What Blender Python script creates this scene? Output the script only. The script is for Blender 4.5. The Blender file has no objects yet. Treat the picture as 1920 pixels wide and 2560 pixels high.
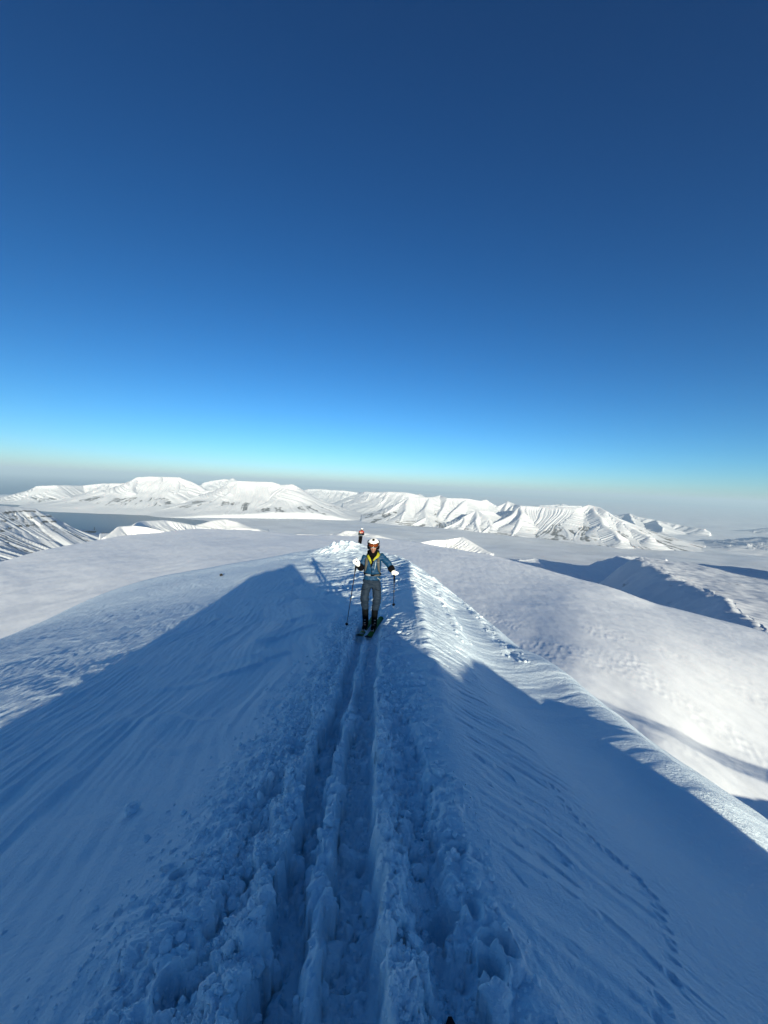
import bpy, bmesh, math, random
import numpy as np
from mathutils import Vector, Matrix, Euler

random.seed(7)
rng = np.random.default_rng(11)
S = bpy.context.scene
COL = S.collection
PI = math.pi

# ---------------------------------------------------------------- camera
FPX = 961.0                       # focal length in pixels of the 1920 px wide photograph
PITCH = math.radians(3.75)
ROLL = math.radians(2.6)
SEA = -900.0                      # the camera stands about 900 m above the fjord
cF = np.array([0.0, math.cos(PITCH), -math.sin(PITCH)])
cR0 = np.array([1.0, 0.0, 0.0])
cU0 = np.array([0.0, math.sin(PITCH), math.cos(PITCH)])
cR = math.cos(ROLL) * cR0 + math.sin(ROLL) * cU0
cU = -math.sin(ROLL) * cR0 + math.cos(ROLL) * cU0


def ray(u, v):
    return cF + (u - 960.0) / FPX * cR + (1280.0 - v) / FPX * cU


def az_f(u, v):
    """azimuth and tangent of the depression of a sight line"""
    d = ray(u, v)
    h = math.hypot(d[0], d[1])
    return math.atan2(d[0], d[1]), -d[2] / h


def at_r(u, v, r):
    a, f = az_f(u, v)
    return np.array([r * math.sin(a), r * math.cos(a), -f * r])


def at_z(u, v, z):
    d = ray(u, v)
    return d * (z / d[2])


cam_data = bpy.data.cameras.new('camera')
cam = bpy.data.objects.new('camera', cam_data)
COL.objects.link(cam)
cam_data.sensor_fit = 'HORIZONTAL'
cam_data.sensor_width = 36.0
cam_data.lens = 36.0 * FPX / 1920.0
cam_data.clip_start = 0.05
cam_data.clip_end = 400000.0
m = Matrix.Identity(4)
for i in range(3):
    m[i][0], m[i][1], m[i][2] = cR[i], cU[i], -cF[i]
cam.matrix_world = m
S.camera = cam

# ---------------------------------------------------------------- light
SUN_EL = math.radians(11.7)
SUN_AZ = math.radians(-13.1)      # azimuth towards which the light travels
to_sun = np.array([-math.sin(SUN_AZ) * math.cos(SUN_EL), -math.cos(SUN_AZ) * math.cos(SUN_EL), math.sin(SUN_EL)])
sd = bpy.data.lights.new('sun', 'SUN')
sd.energy = 5.0
sd.angle = math.radians(0.5)
sd.color = (1.0, 0.95, 0.74)
sun = bpy.data.objects.new('sun', sd)
COL.objects.link(sun)
sun.rotation_mode = 'QUATERNION'
sun.rotation_quaternion = Vector(to_sun).to_track_quat('Z', 'Y')

W = bpy.data.worlds.new('World')
S.world = W
W.use_nodes = True
nt = W.node_tree
bg = nt.nodes['Background']
sky = nt.nodes.new('ShaderNodeTexSky')
sky.sky_type = 'NISHITA'
sky.sun_disc = False
sky.sun_elevation = SUN_EL
sky.sun_rotation = math.atan2(to_sun[0], to_sun[1])
sky.altitude = 900.0
sky.air_density = 0.8
sky.dust_density = 0.6
sky.ozone_density = 5.0
sep = nt.nodes.new('ShaderNodeSeparateColor')     # deeper contrast between zenith and horizon, as in the thin polar air
com = nt.nodes.new('ShaderNodeCombineColor')
nt.links.new(sky.outputs[0], sep.inputs[0])
for ch, g_ in enumerate((2.0, 1.45, 1.3)):
    pw = nt.nodes.new('ShaderNodeMath'); pw.operation = 'POWER'
    pw.inputs[1].default_value = g_
    nt.links.new(sep.outputs[ch], pw.inputs[0]); nt.links.new(pw.outputs[0], com.inputs[ch])
tint = nt.nodes.new('ShaderNodeMix')          # the clear, cyan-blue polar sky
tint.data_type = 'RGBA'; tint.blend_type = 'MULTIPLY'
tint.inputs[0].default_value = 1.0
tint.inputs[7].default_value = (0.68, 1.0, 0.985, 1)
nt.links.new(com.outputs[0], tint.inputs[6])
nt.links.new(tint.outputs[2], bg.inputs[0])
bg.inputs[1].default_value = 0.05

S.view_settings.view_transform = 'Standard'
S.view_settings.look = 'None'
S.view_settings.gamma = 1.0
S.view_settings.exposure = 0.85
S.render.engine = 'CYCLES'
S.cycles.use_denoising = True
S.cycles.max_bounces = 6
S.cycles.diffuse_bounces = 3
S.cycles.volume_bounces = 0
S.cycles.use_adaptive_sampling = True
S.cycles.adaptive_threshold = 0.01


# ---------------------------------------------------------------- noise
def make_perm(seed):
    g = np.random.default_rng(seed)
    p = g.permutation(256).astype(np.int32)
    ang = g.random(256) * 2 * np.pi
    return np.concatenate([p, p]), np.cos(ang).astype(np.float32), np.sin(ang).astype(np.float32)


_perms = {}


def perlin(x, y, seed=0):
    if seed not in _perms:
        _perms[seed] = make_perm(seed)
    p, gx, gy = _perms[seed]
    xf = np.floor(x); yf = np.floor(y)
    fx = (x - xf).astype(np.float32); fy = (y - yf).astype(np.float32)
    xi = xf.astype(np.int64) & 255; yi = yf.astype(np.int64) & 255
    x1 = (xi + 1) & 255; y1 = (yi + 1) & 255
    h00 = p[p[xi] + yi]; h10 = p[p[x1] + yi]; h01 = p[p[xi] + y1]; h11 = p[p[x1] + y1]
    u = fx * fx * fx * (fx * (fx * 6 - 15) + 10)
    w = fy * fy * fy * (fy * (fy * 6 - 15) + 10)
    a = gx[h00] * fx + gy[h00] * fy
    b = gx[h10] * (fx - 1) + gy[h10] * fy
    c = gx[h01] * fx + gy[h01] * (fy - 1)
    d = gx[h11] * (fx - 1) + gy[h11] * (fy - 1)
    t = a + u * (b - a)
    return (t + w * ((c + u * (d - c)) - t)) * 1.5


def fbm(x, y, octs=4, seed=0, gain=0.5, lac=2.03):
    s = 0; a = 1.0
    for k in range(octs):
        s = s + a * perlin(x, y, seed + k)
        x = x * lac + 17.3; y = y * lac - 9.1
        a *= gain
    return s


def sstep(a, b, x):
    t = np.clip((x - a) / (b - a), 0, 1)
    return t * t * (3 - 2 * t)


# ---------------------------------------------------------------- meshes from grids
def link(o, parent=None):
    COL.objects.link(o)
    if parent is not None:
        o.parent = parent
    return o


def grid_mesh(name, X, Y, Z, mat, attrs=None, wrap=False):
    n, k = X.shape
    co = np.stack([X, Y, Z], -1).reshape(-1, 3).astype(np.float32)
    idx = np.arange(n * k, dtype=np.int32).reshape(n, k)
    if wrap:
        idx2 = np.concatenate([idx, idx[:, :1]], 1)
    else:
        idx2 = idx
    a = idx2[:-1, :-1]; b = idx2[:-1, 1:]; c = idx2[1:, 1:]; d = idx2[1:, :-1]
    q = np.stack([a, b, c, d], -1).reshape(-1, 4)
    me = bpy.data.meshes.new(name)
    me.vertices.add(len(co)); me.vertices.foreach_set('co', co.ravel())
    me.loops.add(q.size); me.loops.foreach_set('vertex_index', q.ravel())
    me.polygons.add(len(q))
    me.polygons.foreach_set('loop_start', np.arange(0, q.size, 4, dtype=np.int32))
    me.polygons.foreach_set('loop_total', np.full(len(q), 4, dtype=np.int32))
    me.polygons.foreach_set('use_smooth', np.ones(len(q), dtype=bool))
    if attrs:
        for an, av in attrs.items():
            at = me.attributes.new(an, 'FLOAT', 'POINT')
            at.data.foreach_set('value', av.ravel().astype(np.float32))
    me.update(calc_edges=True)
    me.materials.append(mat)
    o = bpy.data.objects.new(name, me)
    return link(o)


def structure(o):
    o['kind'] = 'structure'
    return o


def tag(o, label, cat, group=None):
    o['label'] = label
    o['category'] = cat
    if group:
        o['group'] = group
    return o


# ---------------------------------------------------------------- materials
def new_mat(name):
    mt = bpy.data.materials.new(name)
    mt.use_nodes = True
    return mt, mt.node_tree, mt.node_tree.nodes['Principled BSDF']


def snow_mat(name, col, bumps, rough=0.6, stretch=(1, 1, 1), crust=None):
    """bumps: list of (scale, distance in metres)"""
    mt, t, b = new_mat(name)
    b.inputs['Base Color'].default_value = (*col, 1)
    b.inputs['Roughness'].default_value = rough
    b.inputs['Specular IOR Level'].default_value = 0.25
    tc = t.nodes.new('ShaderNodeTexCoord')
    mp = t.nodes.new('ShaderNodeMapping')
    mp.inputs['Scale'].default_value = stretch
    t.links.new(tc.outputs['Object'], mp.inputs[0])
    if crust:                                     # patches of older, duller wind crust
        n = t.nodes.new('ShaderNodeTexNoise')
        n.inputs['Scale'].default_value = crust[0]; n.inputs['Detail'].default_value = 7; n.inputs['Roughness'].default_value = 0.6
        n.inputs['Distortion'].default_value = 0.8
        t.links.new(mp.outputs[0], n.inputs['Vector'])
        cr = t.nodes.new('ShaderNodeValToRGB')
        cr.color_ramp.elements[0].position = 0.38; cr.color_ramp.elements[0].color = (*[c * crust[1] for c in col], 1)
        cr.color_ramp.elements[1].position = 0.60; cr.color_ramp.elements[1].color = (*col, 1)
        t.links.new(n.outputs[0], cr.inputs[0]); t.links.new(cr.outputs[0], b.inputs['Base Color'])
    prev = None
    for sc, dist in bumps:
        n = t.nodes.new('ShaderNodeTexNoise')
        n.inputs['Scale'].default_value = sc
        n.inputs['Detail'].default_value = 3
        t.links.new(mp.outputs[0], n.inputs['Vector'])
        bp = t.nodes.new('ShaderNodeBump')
        bp.inputs['Distance'].default_value = dist
        bp.inputs['Strength'].default_value = 1.0
        t.links.new(n.outputs[0], bp.inputs['Height'])
        if prev is not None:
            t.links.new(prev.outputs[0], bp.inputs['Normal'])
        prev = bp
    if prev is not None:
        t.links.new(prev.outputs[0], b.inputs['Normal'])
    return mt


def mountain_mat(name, snow, rock, scale):
    mt, t, b = new_mat(name)
    b.inputs['Roughness'].default_value = 0.8
    b.inputs['Specular IOR Level'].default_value = 0.15
    at = t.nodes.new('ShaderNodeAttribute'); at.attribute_name = 'rock'
    tc = t.nodes.new('ShaderNodeTexCoord')
    n = t.nodes.new('ShaderNodeTexNoise')
    n.inputs['Scale'].default_value = scale
    n.inputs['Detail'].default_value = 6
    n.inputs['Roughness'].default_value = 0.65
    t.links.new(tc.outputs['Object'], n.inputs['Vector'])
    ma = t.nodes.new('ShaderNodeMath'); ma.operation = 'ADD'
    t.links.new(at.outputs['Fac'], ma.inputs[0]); t.links.new(n.outputs[0], ma.inputs[1])
    cr = t.nodes.new('ShaderNodeValToRGB')
    cr.color_ramp.elements[0].position = 0.80
    cr.color_ramp.elements[0].color = (*snow, 1)
    cr.color_ramp.elements[1].position = 1.25
    cr.color_ramp.elements[1].color = (*rock, 1)
    t.links.new(ma.outputs[0], cr.inputs[0])
    t.links.new(cr.outputs[0], b.inputs['Base Color'])
    return mt
# ================================================================ the near ridge
M_RIDGE = snow_mat('ridge_snow', (0.82, 0.92, 0.975), [(9.0, 0.012), (40.0, 0.009), (150.0, 0.0035)])
M_PLAT = snow_mat('wind_packed_snow', (0.91, 0.92, 0.94), [(0.02, 1.4), (0.09, 0.35), (0.5, 0.06)], stretch=(1.0, 0.45, 1.0), crust=(0.05, 0.93))

KY = np.array([-12, -3, 0, 3, 5, 8, 14, 19.5, 24, 28, 37, 50, 80.])
KX = np.array([0.3, 0.35, 0.45, 0.53, 0.64, 0.77, 1.07, 1.36, 0.95, 0.2, -2.2, -7.0, -16.0])
CY = np.array([-12, -3, 0, 1.1, 2.7, 5, 7.7, 12, 20, 28, 35, 38.5, 42, 50, 80.])
CZ = np.array([-2.6, -1.5, -1.62, -1.72, -1.98, -2.42, -2.86, -3.36, -4.16, -4.95, -5.65, -5.95, -6.7, -9.5, -30.])


def pchip(x, xs, ys):
    h = np.diff(xs); dl = np.diff(ys) / h
    m = np.zeros_like(ys)
    for i in range(1, len(xs) - 1):
        if dl[i - 1] * dl[i] > 0:
            w1 = 2 * h[i] + h[i - 1]; w2 = h[i] + 2 * h[i - 1]
            m[i] = (w1 + w2) / (w1 / dl[i - 1] + w2 / dl[i])
    m[0] = dl[0]; m[-1] = dl[-1]
    i = np.clip(np.searchsorted(xs, x) - 1, 0, len(xs) - 2)
    t = np.clip((x - xs[i]) / h[i], 0, 1)
    t2 = t * t; t3 = t2 * t
    return ys[i] * (2 * t3 - 3 * t2 + 1) + m[i] * h[i] * (t3 - 2 * t2 + t) + ys[i + 1] * (3 * t2 - 2 * t3) + m[i + 1] * h[i] * (t3 - t2)


TY = np.array([-3, 1, 2, 3, 8, 14, 20, 30, 37, 60.])
TX = np.array([-.17, -.18, -.22, -.25, -.22, -.2, -.45, -1.2, -2.0, -6.])

# unseen summit behind the camera, shaped to cast the shadow of hill and people
HX = np.array([-14, -6, -4.5, -3.75, -3.35, -3.1, -2.75, -2.52, -2.2, -.78, -.1, .5, .85, 1.15, 1.6, 2.3, 2.56, 2.84, 3.44, 4.0, 4.25, 4.5, 5.2, 7, 10, 16.])
HZ = np.array([-7.5, -3.9, -2.9, -2.2, -1.88, -1.48, -1.1, -.62, -.46, 0.04, 0.25, 0.5, .1, -.30, -.44, -.52, -.74, -.90, -1.06, -1.20, -1.42, -2.0, -2.6, -3.8, -6.0, -10.])


def ridge_base(x, y):
    k = pchip(y, KY, KX); zc = pchip(y, CY, CZ)
    d = x - k
    L = np.maximum(-d, 0); R = np.maximum(d, 0)
    sl = 0.222
    zl = sl * (np.sqrt(L * L + 0.7 ** 2) - 0.7)
    zl = zl + 0.30 * (1 - np.exp(-(L / 0.75))) * (0.25 + 0.75 * sstep(5, 8.5, y)) * sstep(30, 22, y)
    dl = 16.5 + 0.06 * np.clip(y, 0, 40)
    e = np.maximum(L - dl, 0); zl = zl + np.minimum(0.016 * e * e, 0.9 * e)
    wr = 0.05
    r1 = np.maximum(R - wr, 0)
    sr = 0.385 + 0.20 * sstep(15, 24, y)
    zr = sr * (np.sqrt(r1 * r1 + 0.12 ** 2) - 0.12)
    dr = np.interp(y, [3.0, 5.5, 7.0, 9.5, 14, 18, 22, 27], [2.0, 2.9, 3.0, 2.2, 1.45, 0.8, 0.35, 0.3])
    e = np.maximum(R - dr, 0)
    cap = np.interp(y, [6.5, 10.5, 14, 20], [0.24, 0.70, 0.95, 1.5]); cc = np.interp(y, [6.5, 10.5, 20], [0.10, 0.24, 0.43])
    e1 = cap / (2 * cc)
    zr = zr + np.where(e < e1, cc * e * e, cc * e1 * e1 + cap * (e - e1))
    e = np.maximum(R - 12, 0); zr = zr + np.minimum(0.022 * e * e, 1.1 * e)
    # convex hump at the outer rim of the right shoulder
    zr = zr - 0.30 * np.exp(-((R - 2.75) / 0.62) ** 2) * sstep(1.6, 3.6, y) * sstep(9.5, 6.5, y)
    # gentle scoop on the right shoulder
    zr = zr + 0.10 * np.exp(-((R - 1.35) / 0.5) ** 2) * sstep(3, 6, y) * sstep(16, 11, y)
    # the left flank descends forward more gently than the crest does close to the camera
    z8 = float(pchip(np.array([8.0]), CY, CZ)[0])
    zfl = np.where(y < 8, z8 + 0.098 * (8 - np.maximum(y, -2)), zc)
    zc = zc - sstep(0.8, 4.2, L) * np.maximum(zc - zfl, 0)
    z = zc + 0.03 + 0.22 * sstep(5, 8.5, y) * sstep(30, 22, y) - zl - zr
    hz = pchip(x, HX, HZ)
    hz = hz - 0.10 * np.maximum(-y - 3.2, 0) - 0.02 * np.maximum(-y - 3.2, 0) ** 2
    w = sstep(-1.15, -2.3, y)
    return z * (1 - w) + hz * w


def streak(x, y, sx, sy, seed, sharp=1.0):
    wx = x + 0.35 * sx * perlin(x / (sx * 3), y / (sy * 1.2), seed + 40)
    n = perlin(wx / sx, y / sy, seed)
    return n


def ridge_detail(x, y, r):
    k = pchip(y, KY, KX); xt = pchip(y, TY, TX)
    d = x - k
    z = np.zeros_like(x)
    left = sstep(-0.25, -1.1, d)
    far = sstep(9, 16, y)
    # sastrugi lines running along the left flank, turned slightly down the slope
    xs = x * 0.985 + y * 0.17; ys = y * 0.985 - x * 0.17
    lit_ = sstep(-3.0, -5.5, d)
    pm = 0.55 * (1 - 0.8 * lit_) + (0.9 - 0.45 * lit_) * sstep(-.35, .45, fbm(xs / 2.6, ys / 6.0, 2, 27))
    xs = xs + 0.35 * perlin(xs / 4.0, ys / 3.0, 28)
    st = pm * (0.075 * streak(xs, ys, 1.5, 9.0, 3) + 0.042 * streak(xs, ys, 0.55, 3.6, 9))
    sc_ = streak(xs + 0.5 * ys, ys, 1.1, 1.3, 29)
    st = st + 0.030 * pm * sstep(0.0, 0.22, sc_) * sstep(.75, .22, sc_)
    e = streak(xs, ys, 0.30, 2.6, 15)
    st = st + 0.030 * (1 - np.abs(e) * 2.0).clip(-.5, 1) * sstep(-.1, .5, perlin(xs / 1.6, ys / 4, 77))
    st = st + 0.012 * streak(xs, ys, 0.10, 0.9, 21) + 0.026 * sstep(-3, -6, d) * streak(xs, ys, 0.22, 1.3, 23) + 0.016 * sstep(-3, -6, d) * streak(xs, ys, 0.09, 0.5, 24) + 0.006 * sstep(-3, -6, d) * streak(xs, ys, 0.04, 0.2, 25)
    st = st + 0.07 * fbm(x / 5.0, y / 9.5, 2, 31)
    calm = 1 - 0.45 * sstep(-4.5, -9.0, d)
    z += left * st * sstep(0.5, 2.0, np.abs(d)) * calm
    # wind-carved ledges crossing the crest beyond the skier
    q = (y * 1.0 + 0.55 * x)
    lg = fbm(x / 1.6 + 3, q / 0.55, 3, 51, 0.55)
    led = np.abs(lg)
    crest = np.exp(-(np.maximum(np.abs(d + 0.6) - 1.6, 0) / 1.4) ** 2)
    z += far * crest * (0.10 * lg - 0.07 * led)
    q2 = (y * 0.8 + 0.9 * x)
    z += far * sstep(-0.8, -2.5, d) * 0.13 * streak(q2, y - x, 1.1, 6.0, 57) * sstep(9, 4, -d)
    # broken end of the crest near the far skier
    kn = np.exp(-(((y - 35.5) / 3.0) ** 2 + ((x + 4.0) / 1.8) ** 2))
    z += kn * (0.38 + 0.55 * np.abs(fbm(x / 1.1, y / 1.1, 4, 61)))
    # smooth right shoulder: fine lines running down the fall line
    right = sstep(0.25, 0.7, d)
    g = (y * 0.93 - x * 0.36)
    z += right * (0.009 * perlin(g / 0.30, x / 1.8, 70) + 0.004 * perlin(g / 0.11, x / 0.9, 71) + 0.05 * fbm(x / 1.5, y / 2.5, 2, 73))
    fl_ = sstep(0.12, 0.3, d) * sstep(1.5, 0.5, d)
    q3 = y + 0.62 * d + 0.10 * perlin(y / 0.5, d / 0.7, 75)
    z += fl_ * (0.009 * perlin(q3 / 0.085, d / 0.9, 76) + 0.008 * perlin(q3 / 0.24, d / 1.3, 78) - 0.011 * sstep(.35, .6, fbm(q3 / 0.12, d / 0.30, 3, 79)))
    # crumbled ledges on the lit right face
    bl = sstep(6.5, 8.5, y) * sstep(22, 19, y)
    cr = fbm(x / 0.5, y / 1.0, 4, 83)
    ln = np.exp(-((d - 0.95 - 0.02 * (y - 8)) / 0.16) ** 2) + np.exp(-((d - 2.05) / 0.22) ** 2)
    z += bl * ln * (0.02 + 0.07 * cr)
    # scalloped cornice lip
    lip = np.exp(-((d - 0.16) / 0.12) ** 2)
    z += lip * (0.03 + 0.035 * fbm(y / 0.35, x / 0.6, 3, 91)) * sstep(2.5, 5, y)
    return z


def track_detail(x, y):
    """two ski grooves, the rib between them and the churned snow beside them (only near the camera)"""
    xt = pchip(y, TY, TX)
    dep = 0.145 * sstep(9.5, 3.0, y) + 0.05 * sstep(38, 9, y)
    wob = 0.055 * perlin(y / 0.8, y * 0 + 3.3, 101) + 0.026 * perlin(y / 0.23, y * 0 + 1.3, 102)
    t = x - xt
    rag = 0.036 * fbm(x / 0.09, y / 0.13, 3, 105) + 0.030 * perlin(x / .3, y / 0.42, 106)
    # left groove
    gl = np.abs(t + 0.135 + wob * 0.6) + rag
    gr = np.abs(t - 0.135 - wob * 0.4) + rag * 0.7
    wl = 0.062 + 0.014 * perlin(y / 0.5, y * 0 + 9, 103)
    wr_ = 0.098 + 0.014 * perlin(y / 0.6, y * 0 + 5, 104)
    z = -dep * 1.12 * sstep(wl + 0.05, wl - 0.012, gl)
    z = np.minimum(z, -dep * 1.0 * sstep(wr_ + 0.036, wr_ - 0.012, gr))
    # boot steps inside the right groove
    ins = sstep(wr_ + .01, wr_ - 0.02, gr)
    ph = y / 0.34 + 0.35 * perlin(y / 0.7, y * 0, 107)
    saw = ph - np.floor(ph)
    z += ins * dep * (0.28 * saw - 0.14) + ins * 0.02 * fbm(x / .05, y / .05, 2, 108)
    # second shallow trough right of the wall
    g3 = np.abs(t - 0.50 - 0.05 * perlin(y / 0.6, y * 0 + 2, 109)) + rag * 1.5
    z = z - 0.11 * sstep(4.2, 2.2, y) * sstep(0.15, 0.02, g3)
    # older trough on the left
    g4 = np.abs(t + 0.42 + 0.09 * perlin(y / 0.7, y * 0 + 7, 110)) + rag * 2.0
    z = z - 0.12 * sstep(5.0, 2.0, y) * sstep(0.13, 0.02, g4) * sstep(-.25, .15, perlin(y / .45, y * 0 + 4, 111) + .1)
    # pushed-up rims and churned snow
    rough = sstep(1.05, 0.30, np.abs(t + 0.05) * (1 + 0.3 * perlin(x / .5, y / .6, 112))) * sstep(11, 6, y)
    rough = np.maximum(rough, 0.35 * sstep(0.9, .4, np.abs(t)) * sstep(36, 12, y))
    fl = 1 - 0.75 * sstep(wl + .05, wl - .02, gl) - 0.75 * ins
    b1 = np.abs(fbm(x / 0.30, y / 0.34, 3, 120))
    b2 = 1 - np.abs(perlin(x / 0.085, y / 0.095, 130)) * 2
    b3 = 1 - np.abs(perlin(x / 0.035, y / 0.04, 131)) * 2
    z += rough * np.clip(fl, 0.1, 1) * (0.085 * b1 + 0.016 * b2 + 0.006 * b3)
    rim = np.exp(-((np.abs(t) - 0.27) / 0.07) ** 2)
    z += 0.055 * rim * sstep(9, 3, y) * (0.6 + fbm(x / .14, y / .2, 3, 133))
    return z


th_dense = np.radians(np.linspace(-63, 63, 1180))
th_c1 = np.radians(np.concatenate([np.linspace(63, 110, 40)[1:], np.linspace(110, 250, 130)[1:], np.linspace(250, 297, 40)[1:-1]]))
TH = np.concatenate([th_dense, th_c1])
NR = 1500
RR = np.exp(np.linspace(math.log(0.42), math.log(76.0), NR))
gT, gR = np.meshgrid(TH, RR)
gX = gR * np.sin(gT); gY = gR * np.cos(gT)
gZ = ridge_base(gX, gY)
front = sstep(-1.0, -0.4, gY)
gZ = gZ + front * ridge_detail(gX, gY, gR)
near = gR < 45
gZ[near] += (front[near] * track_detail(gX[near], gY[near]))
gZ = gZ + (1 - front) * 0.12 * fbm(gX / 0.9, gY / 0.9, 3, 140)

lnr0, dlnr = math.log(0.42), (math.log(76.0) - math.log(0.42)) / (NR - 1)
dth = th_dense[1] - th_dense[0]


def window(x, y, rad):
    r = math.hypot(x, y); a = math.atan2(x, y)
    if r < 0.6 or abs(a) > math.radians(60):
        return None
    i0 = int((math.log(max(r - rad, .43)) - lnr0) / dlnr); i1 = int((math.log(r + rad) - lnr0) / dlnr) + 2
    j0 = int((a - rad / r - th_dense[0]) / dth); j1 = int((a + rad / r - th_dense[0]) / dth) + 2
    return slice(max(i0, 0), min(i1, NR)), slice(max(j0, 0), min(j1, len(th_dense)))


def ground_z(x, y):
    r = math.hypot(x, y); a = math.atan2(x, y)
    i = int(round((math.log(r) - lnr0) / dlnr)); j = int(round((a - th_dense[0]) / dth))
    return float(gZ[min(max(i, 0), NR - 1), min(max(j, 0), len(th_dense) - 1)])


def clod(x, y, rad, h, seed):
    """a lump of snow frozen into the surface"""
    w = window(x, y, rad * 1.5)
    if w is None:
        return
    X = gX[w] - x; Y = gY[w] - y; Z = gZ[w]
    ca, sa = math.cos(seed), math.sin(seed)
    el = 0.7 + 0.5 * ((seed * 7.13) % 1)
    U = (X * ca + Y * sa) * el; V = (-X * sa + Y * ca) / el
    ang = np.arctan2(V, U)
    dd = np.hypot(U, V) / rad
    dd = dd * (1 + 0.16 * np.sin(ang * 3 + seed * 5) + 0.10 * np.sin(ang * 5 + seed * 11))
    cap = np.sqrt(np.clip(1 - dd * dd, 0, None))
    base = float(np.median(Z))
    z2 = base + h * (cap ** 0.8) * (1 + 0.25 * (U / rad))
    gZ[w] = np.where(dd < 1, np.maximum(Z, z2), Z)


def dent(x, y, rx, ry, ang, h):
    w = window(x, y, max(rx, ry) * 1.8)
    if w is None:
        return
    X = gX[w] - x; Y = gY[w] - y
    ca, sa = math.cos(ang), math.sin(ang)
    U = (X * ca + Y * sa) / rx; V = (-X * sa + Y * ca) / ry
    d2 = U * U + V * V
    gZ[w] = gZ[w] - h * np.exp(-d2 ** 2) + 0.25 * h * np.exp(-((np.sqrt(d2) - 1.35) / 0.25) ** 2)


# lumps: dense beside the grooves, thinning out to the sides and with distance
for i in range(5200):
    y = 0.75 + 9.5 * rng.random() ** 1.7
    xt = float(pchip(np.array([y]), TY, TX)[0])
    side = rng.random()
    if side < 0.55:
        t = -0.24 - abs(rng.normal(0, 0.30))
    elif side < 0.85:
        t = 0.30 + abs(rng.normal(0, 0.22))
    else:
        t = rng.normal(0, 0.16)
    rad = min(0.007 + 0.0085 * rng.exponential(1.0), 0.05)
    if t > 0.8: continue
    if y > 4.5 and t > 0.1:
        if y > 5.6 or rng.random() < .6: continue
        rad *= 0.55
    clod(xt + t, y, rad, rad * (0.35 + 0.5 * rng.random()), rng.random() * 6)
for i in range(120):
    y = 0.9 + 5.0 * rng.random() ** 1.3
    xt = float(pchip(np.array([y]), TY, TX)[0])
    rad = 0.014 + 0.03 * rng.random() ** 2
    clod(xt + [-.135, .135][rng.integers(2)] + rng.normal(0, .04), y, rad, rad * (0.5 + 0.6 * rng.random()), rng.random() * 6)
# slabs broken out of the groove walls close to the camera
for i in range(34):
    y = 0.9 + 3.4 * rng.random()
    t = [-0.24, -0.42, 0.24, -0.02][rng.integers(4)] + rng.normal(0, 0.06)
    xt = float(pchip(np.array([y]), TY, TX)[0])
    rad = 0.03 + 0.04 * rng.random()
    clod(xt + t, y, rad, rad * (0.6 + 0.5 * rng.random()), rng.random() * 6)
for i in range(240):
    y = 11 + 24 * rng.random(); t = rng.normal(0.0, 1.1)
    rad = 0.02 + 0.045 * rng.random() ** 2
    k = float(pchip(np.array([y]), KY, KX)[0])
    clod(k - 0.5 + t, y, rad, rad * (0.5 + 0.6 * rng.random()), rng.random() * 6)
for i in range(260):
    y = 7 + 12 * rng.random()
    k = float(pchip(np.array([y]), KY, KX)[0])
    t = [0.95, 2.05][rng.integers(2)] + rng.normal(0, 0.14)
    rad = 0.012 + 0.03 * rng.random() ** 2
    clod(k + t, y, rad, rad * (0.5 + 0.4 * rng.random()), rng.random() * 6)


def pix_ground(u, v):
    """march a sight line to the ridge surface"""
    d = ray(u, v); t = 0.6
    for i in range(4000):
        p = d * t
        if p[2] < ground_z(p[0], p[1]):
            return p
        t *= 1.003
    return p


# pole and boot holes
for (u, v, a, b, h) in ((1140, 2120, .05, .035, .08), (1235, 2350, .05, .03, .055), (1268, 2372, .03, .05, .05), (905, 2180, .03, .03, .05), (455, 2180, .05, .03, .07),
                        (420, 2470, .04, .07, .12), (1110, 2330, .06, .06, .08), (1180, 2270, .03, .05, .05), (1000, 2120, .03, .03, .04), (1230, 2420, .035, .05, .09)):
    p = pix_ground(u, v); dent(p[0], p[1], a, b, 0.3, h)
# small animal trail on the right shoulder
trail = [(1375, 1960), (1392, 1975), (1402, 1998), (1418, 2018), (1436, 2040), (1453, 2060), (1474, 2090), (1497, 2112), (1522, 2130), (1540, 2147),
         (1565, 2168), (1587, 2190), (1607, 2212), (1630, 2237), (1645, 2270), (1655, 2293), (1663, 2322), (1676, 2350), (1683, 2372), (1680, 2400),
         (1668, 2430), (1690, 2452), (1650, 2500), (1665, 2528), (1648, 2550)]
for i, (u, v) in enumerate(trail):
    p = pix_ground(u, v)
    q_ = 0.7 + 0.6 * rng.random()
    dent(p[0] + rng.normal(0, .008), p[1], 0.016 * q_, 0.026 * q_, 0.3 + 0.5 * rng.random(), 0.012 * q_)
    q = pix_ground(u - 14, v - 6)
    if rng.random() < .6: dent(q[0], q[1], 0.012, 0.018, 0.9, 0.005)

# packed snow under the skis of the climbing skier
SKY0 = 7.80
zs0 = np.median([ground_z(-0.26, SKY0), ground_z(-0.10, SKY0), ground_z(-0.18, SKY0 + .3), ground_z(-0.18, SKY0 - .3)])
wmask = (np.abs(gX + 0.19 - 0.16 * (gY - SKY0)) < 0.24) & (gY > 6.9) & (gY < 9.0)
tgt = zs0 + 0.075 * (SKY0 - gY)
wgt = sstep(0.24, 0.15, np.abs(gX + 0.19 - 0.16 * (gY - SKY0))) * sstep(6.9, 7.1, gY) * sstep(9.0, 8.7, gY)
gZ = np.where(wmask, gZ * (1 - wgt) + np.minimum(gZ, tgt) * wgt, gZ)
ridge_obj = structure(grid_mesh('snow_ridge', gX, gY, gZ, M_RIDGE, wrap=True))

# ================================================================ plateau and slopes below the ridge


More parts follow.
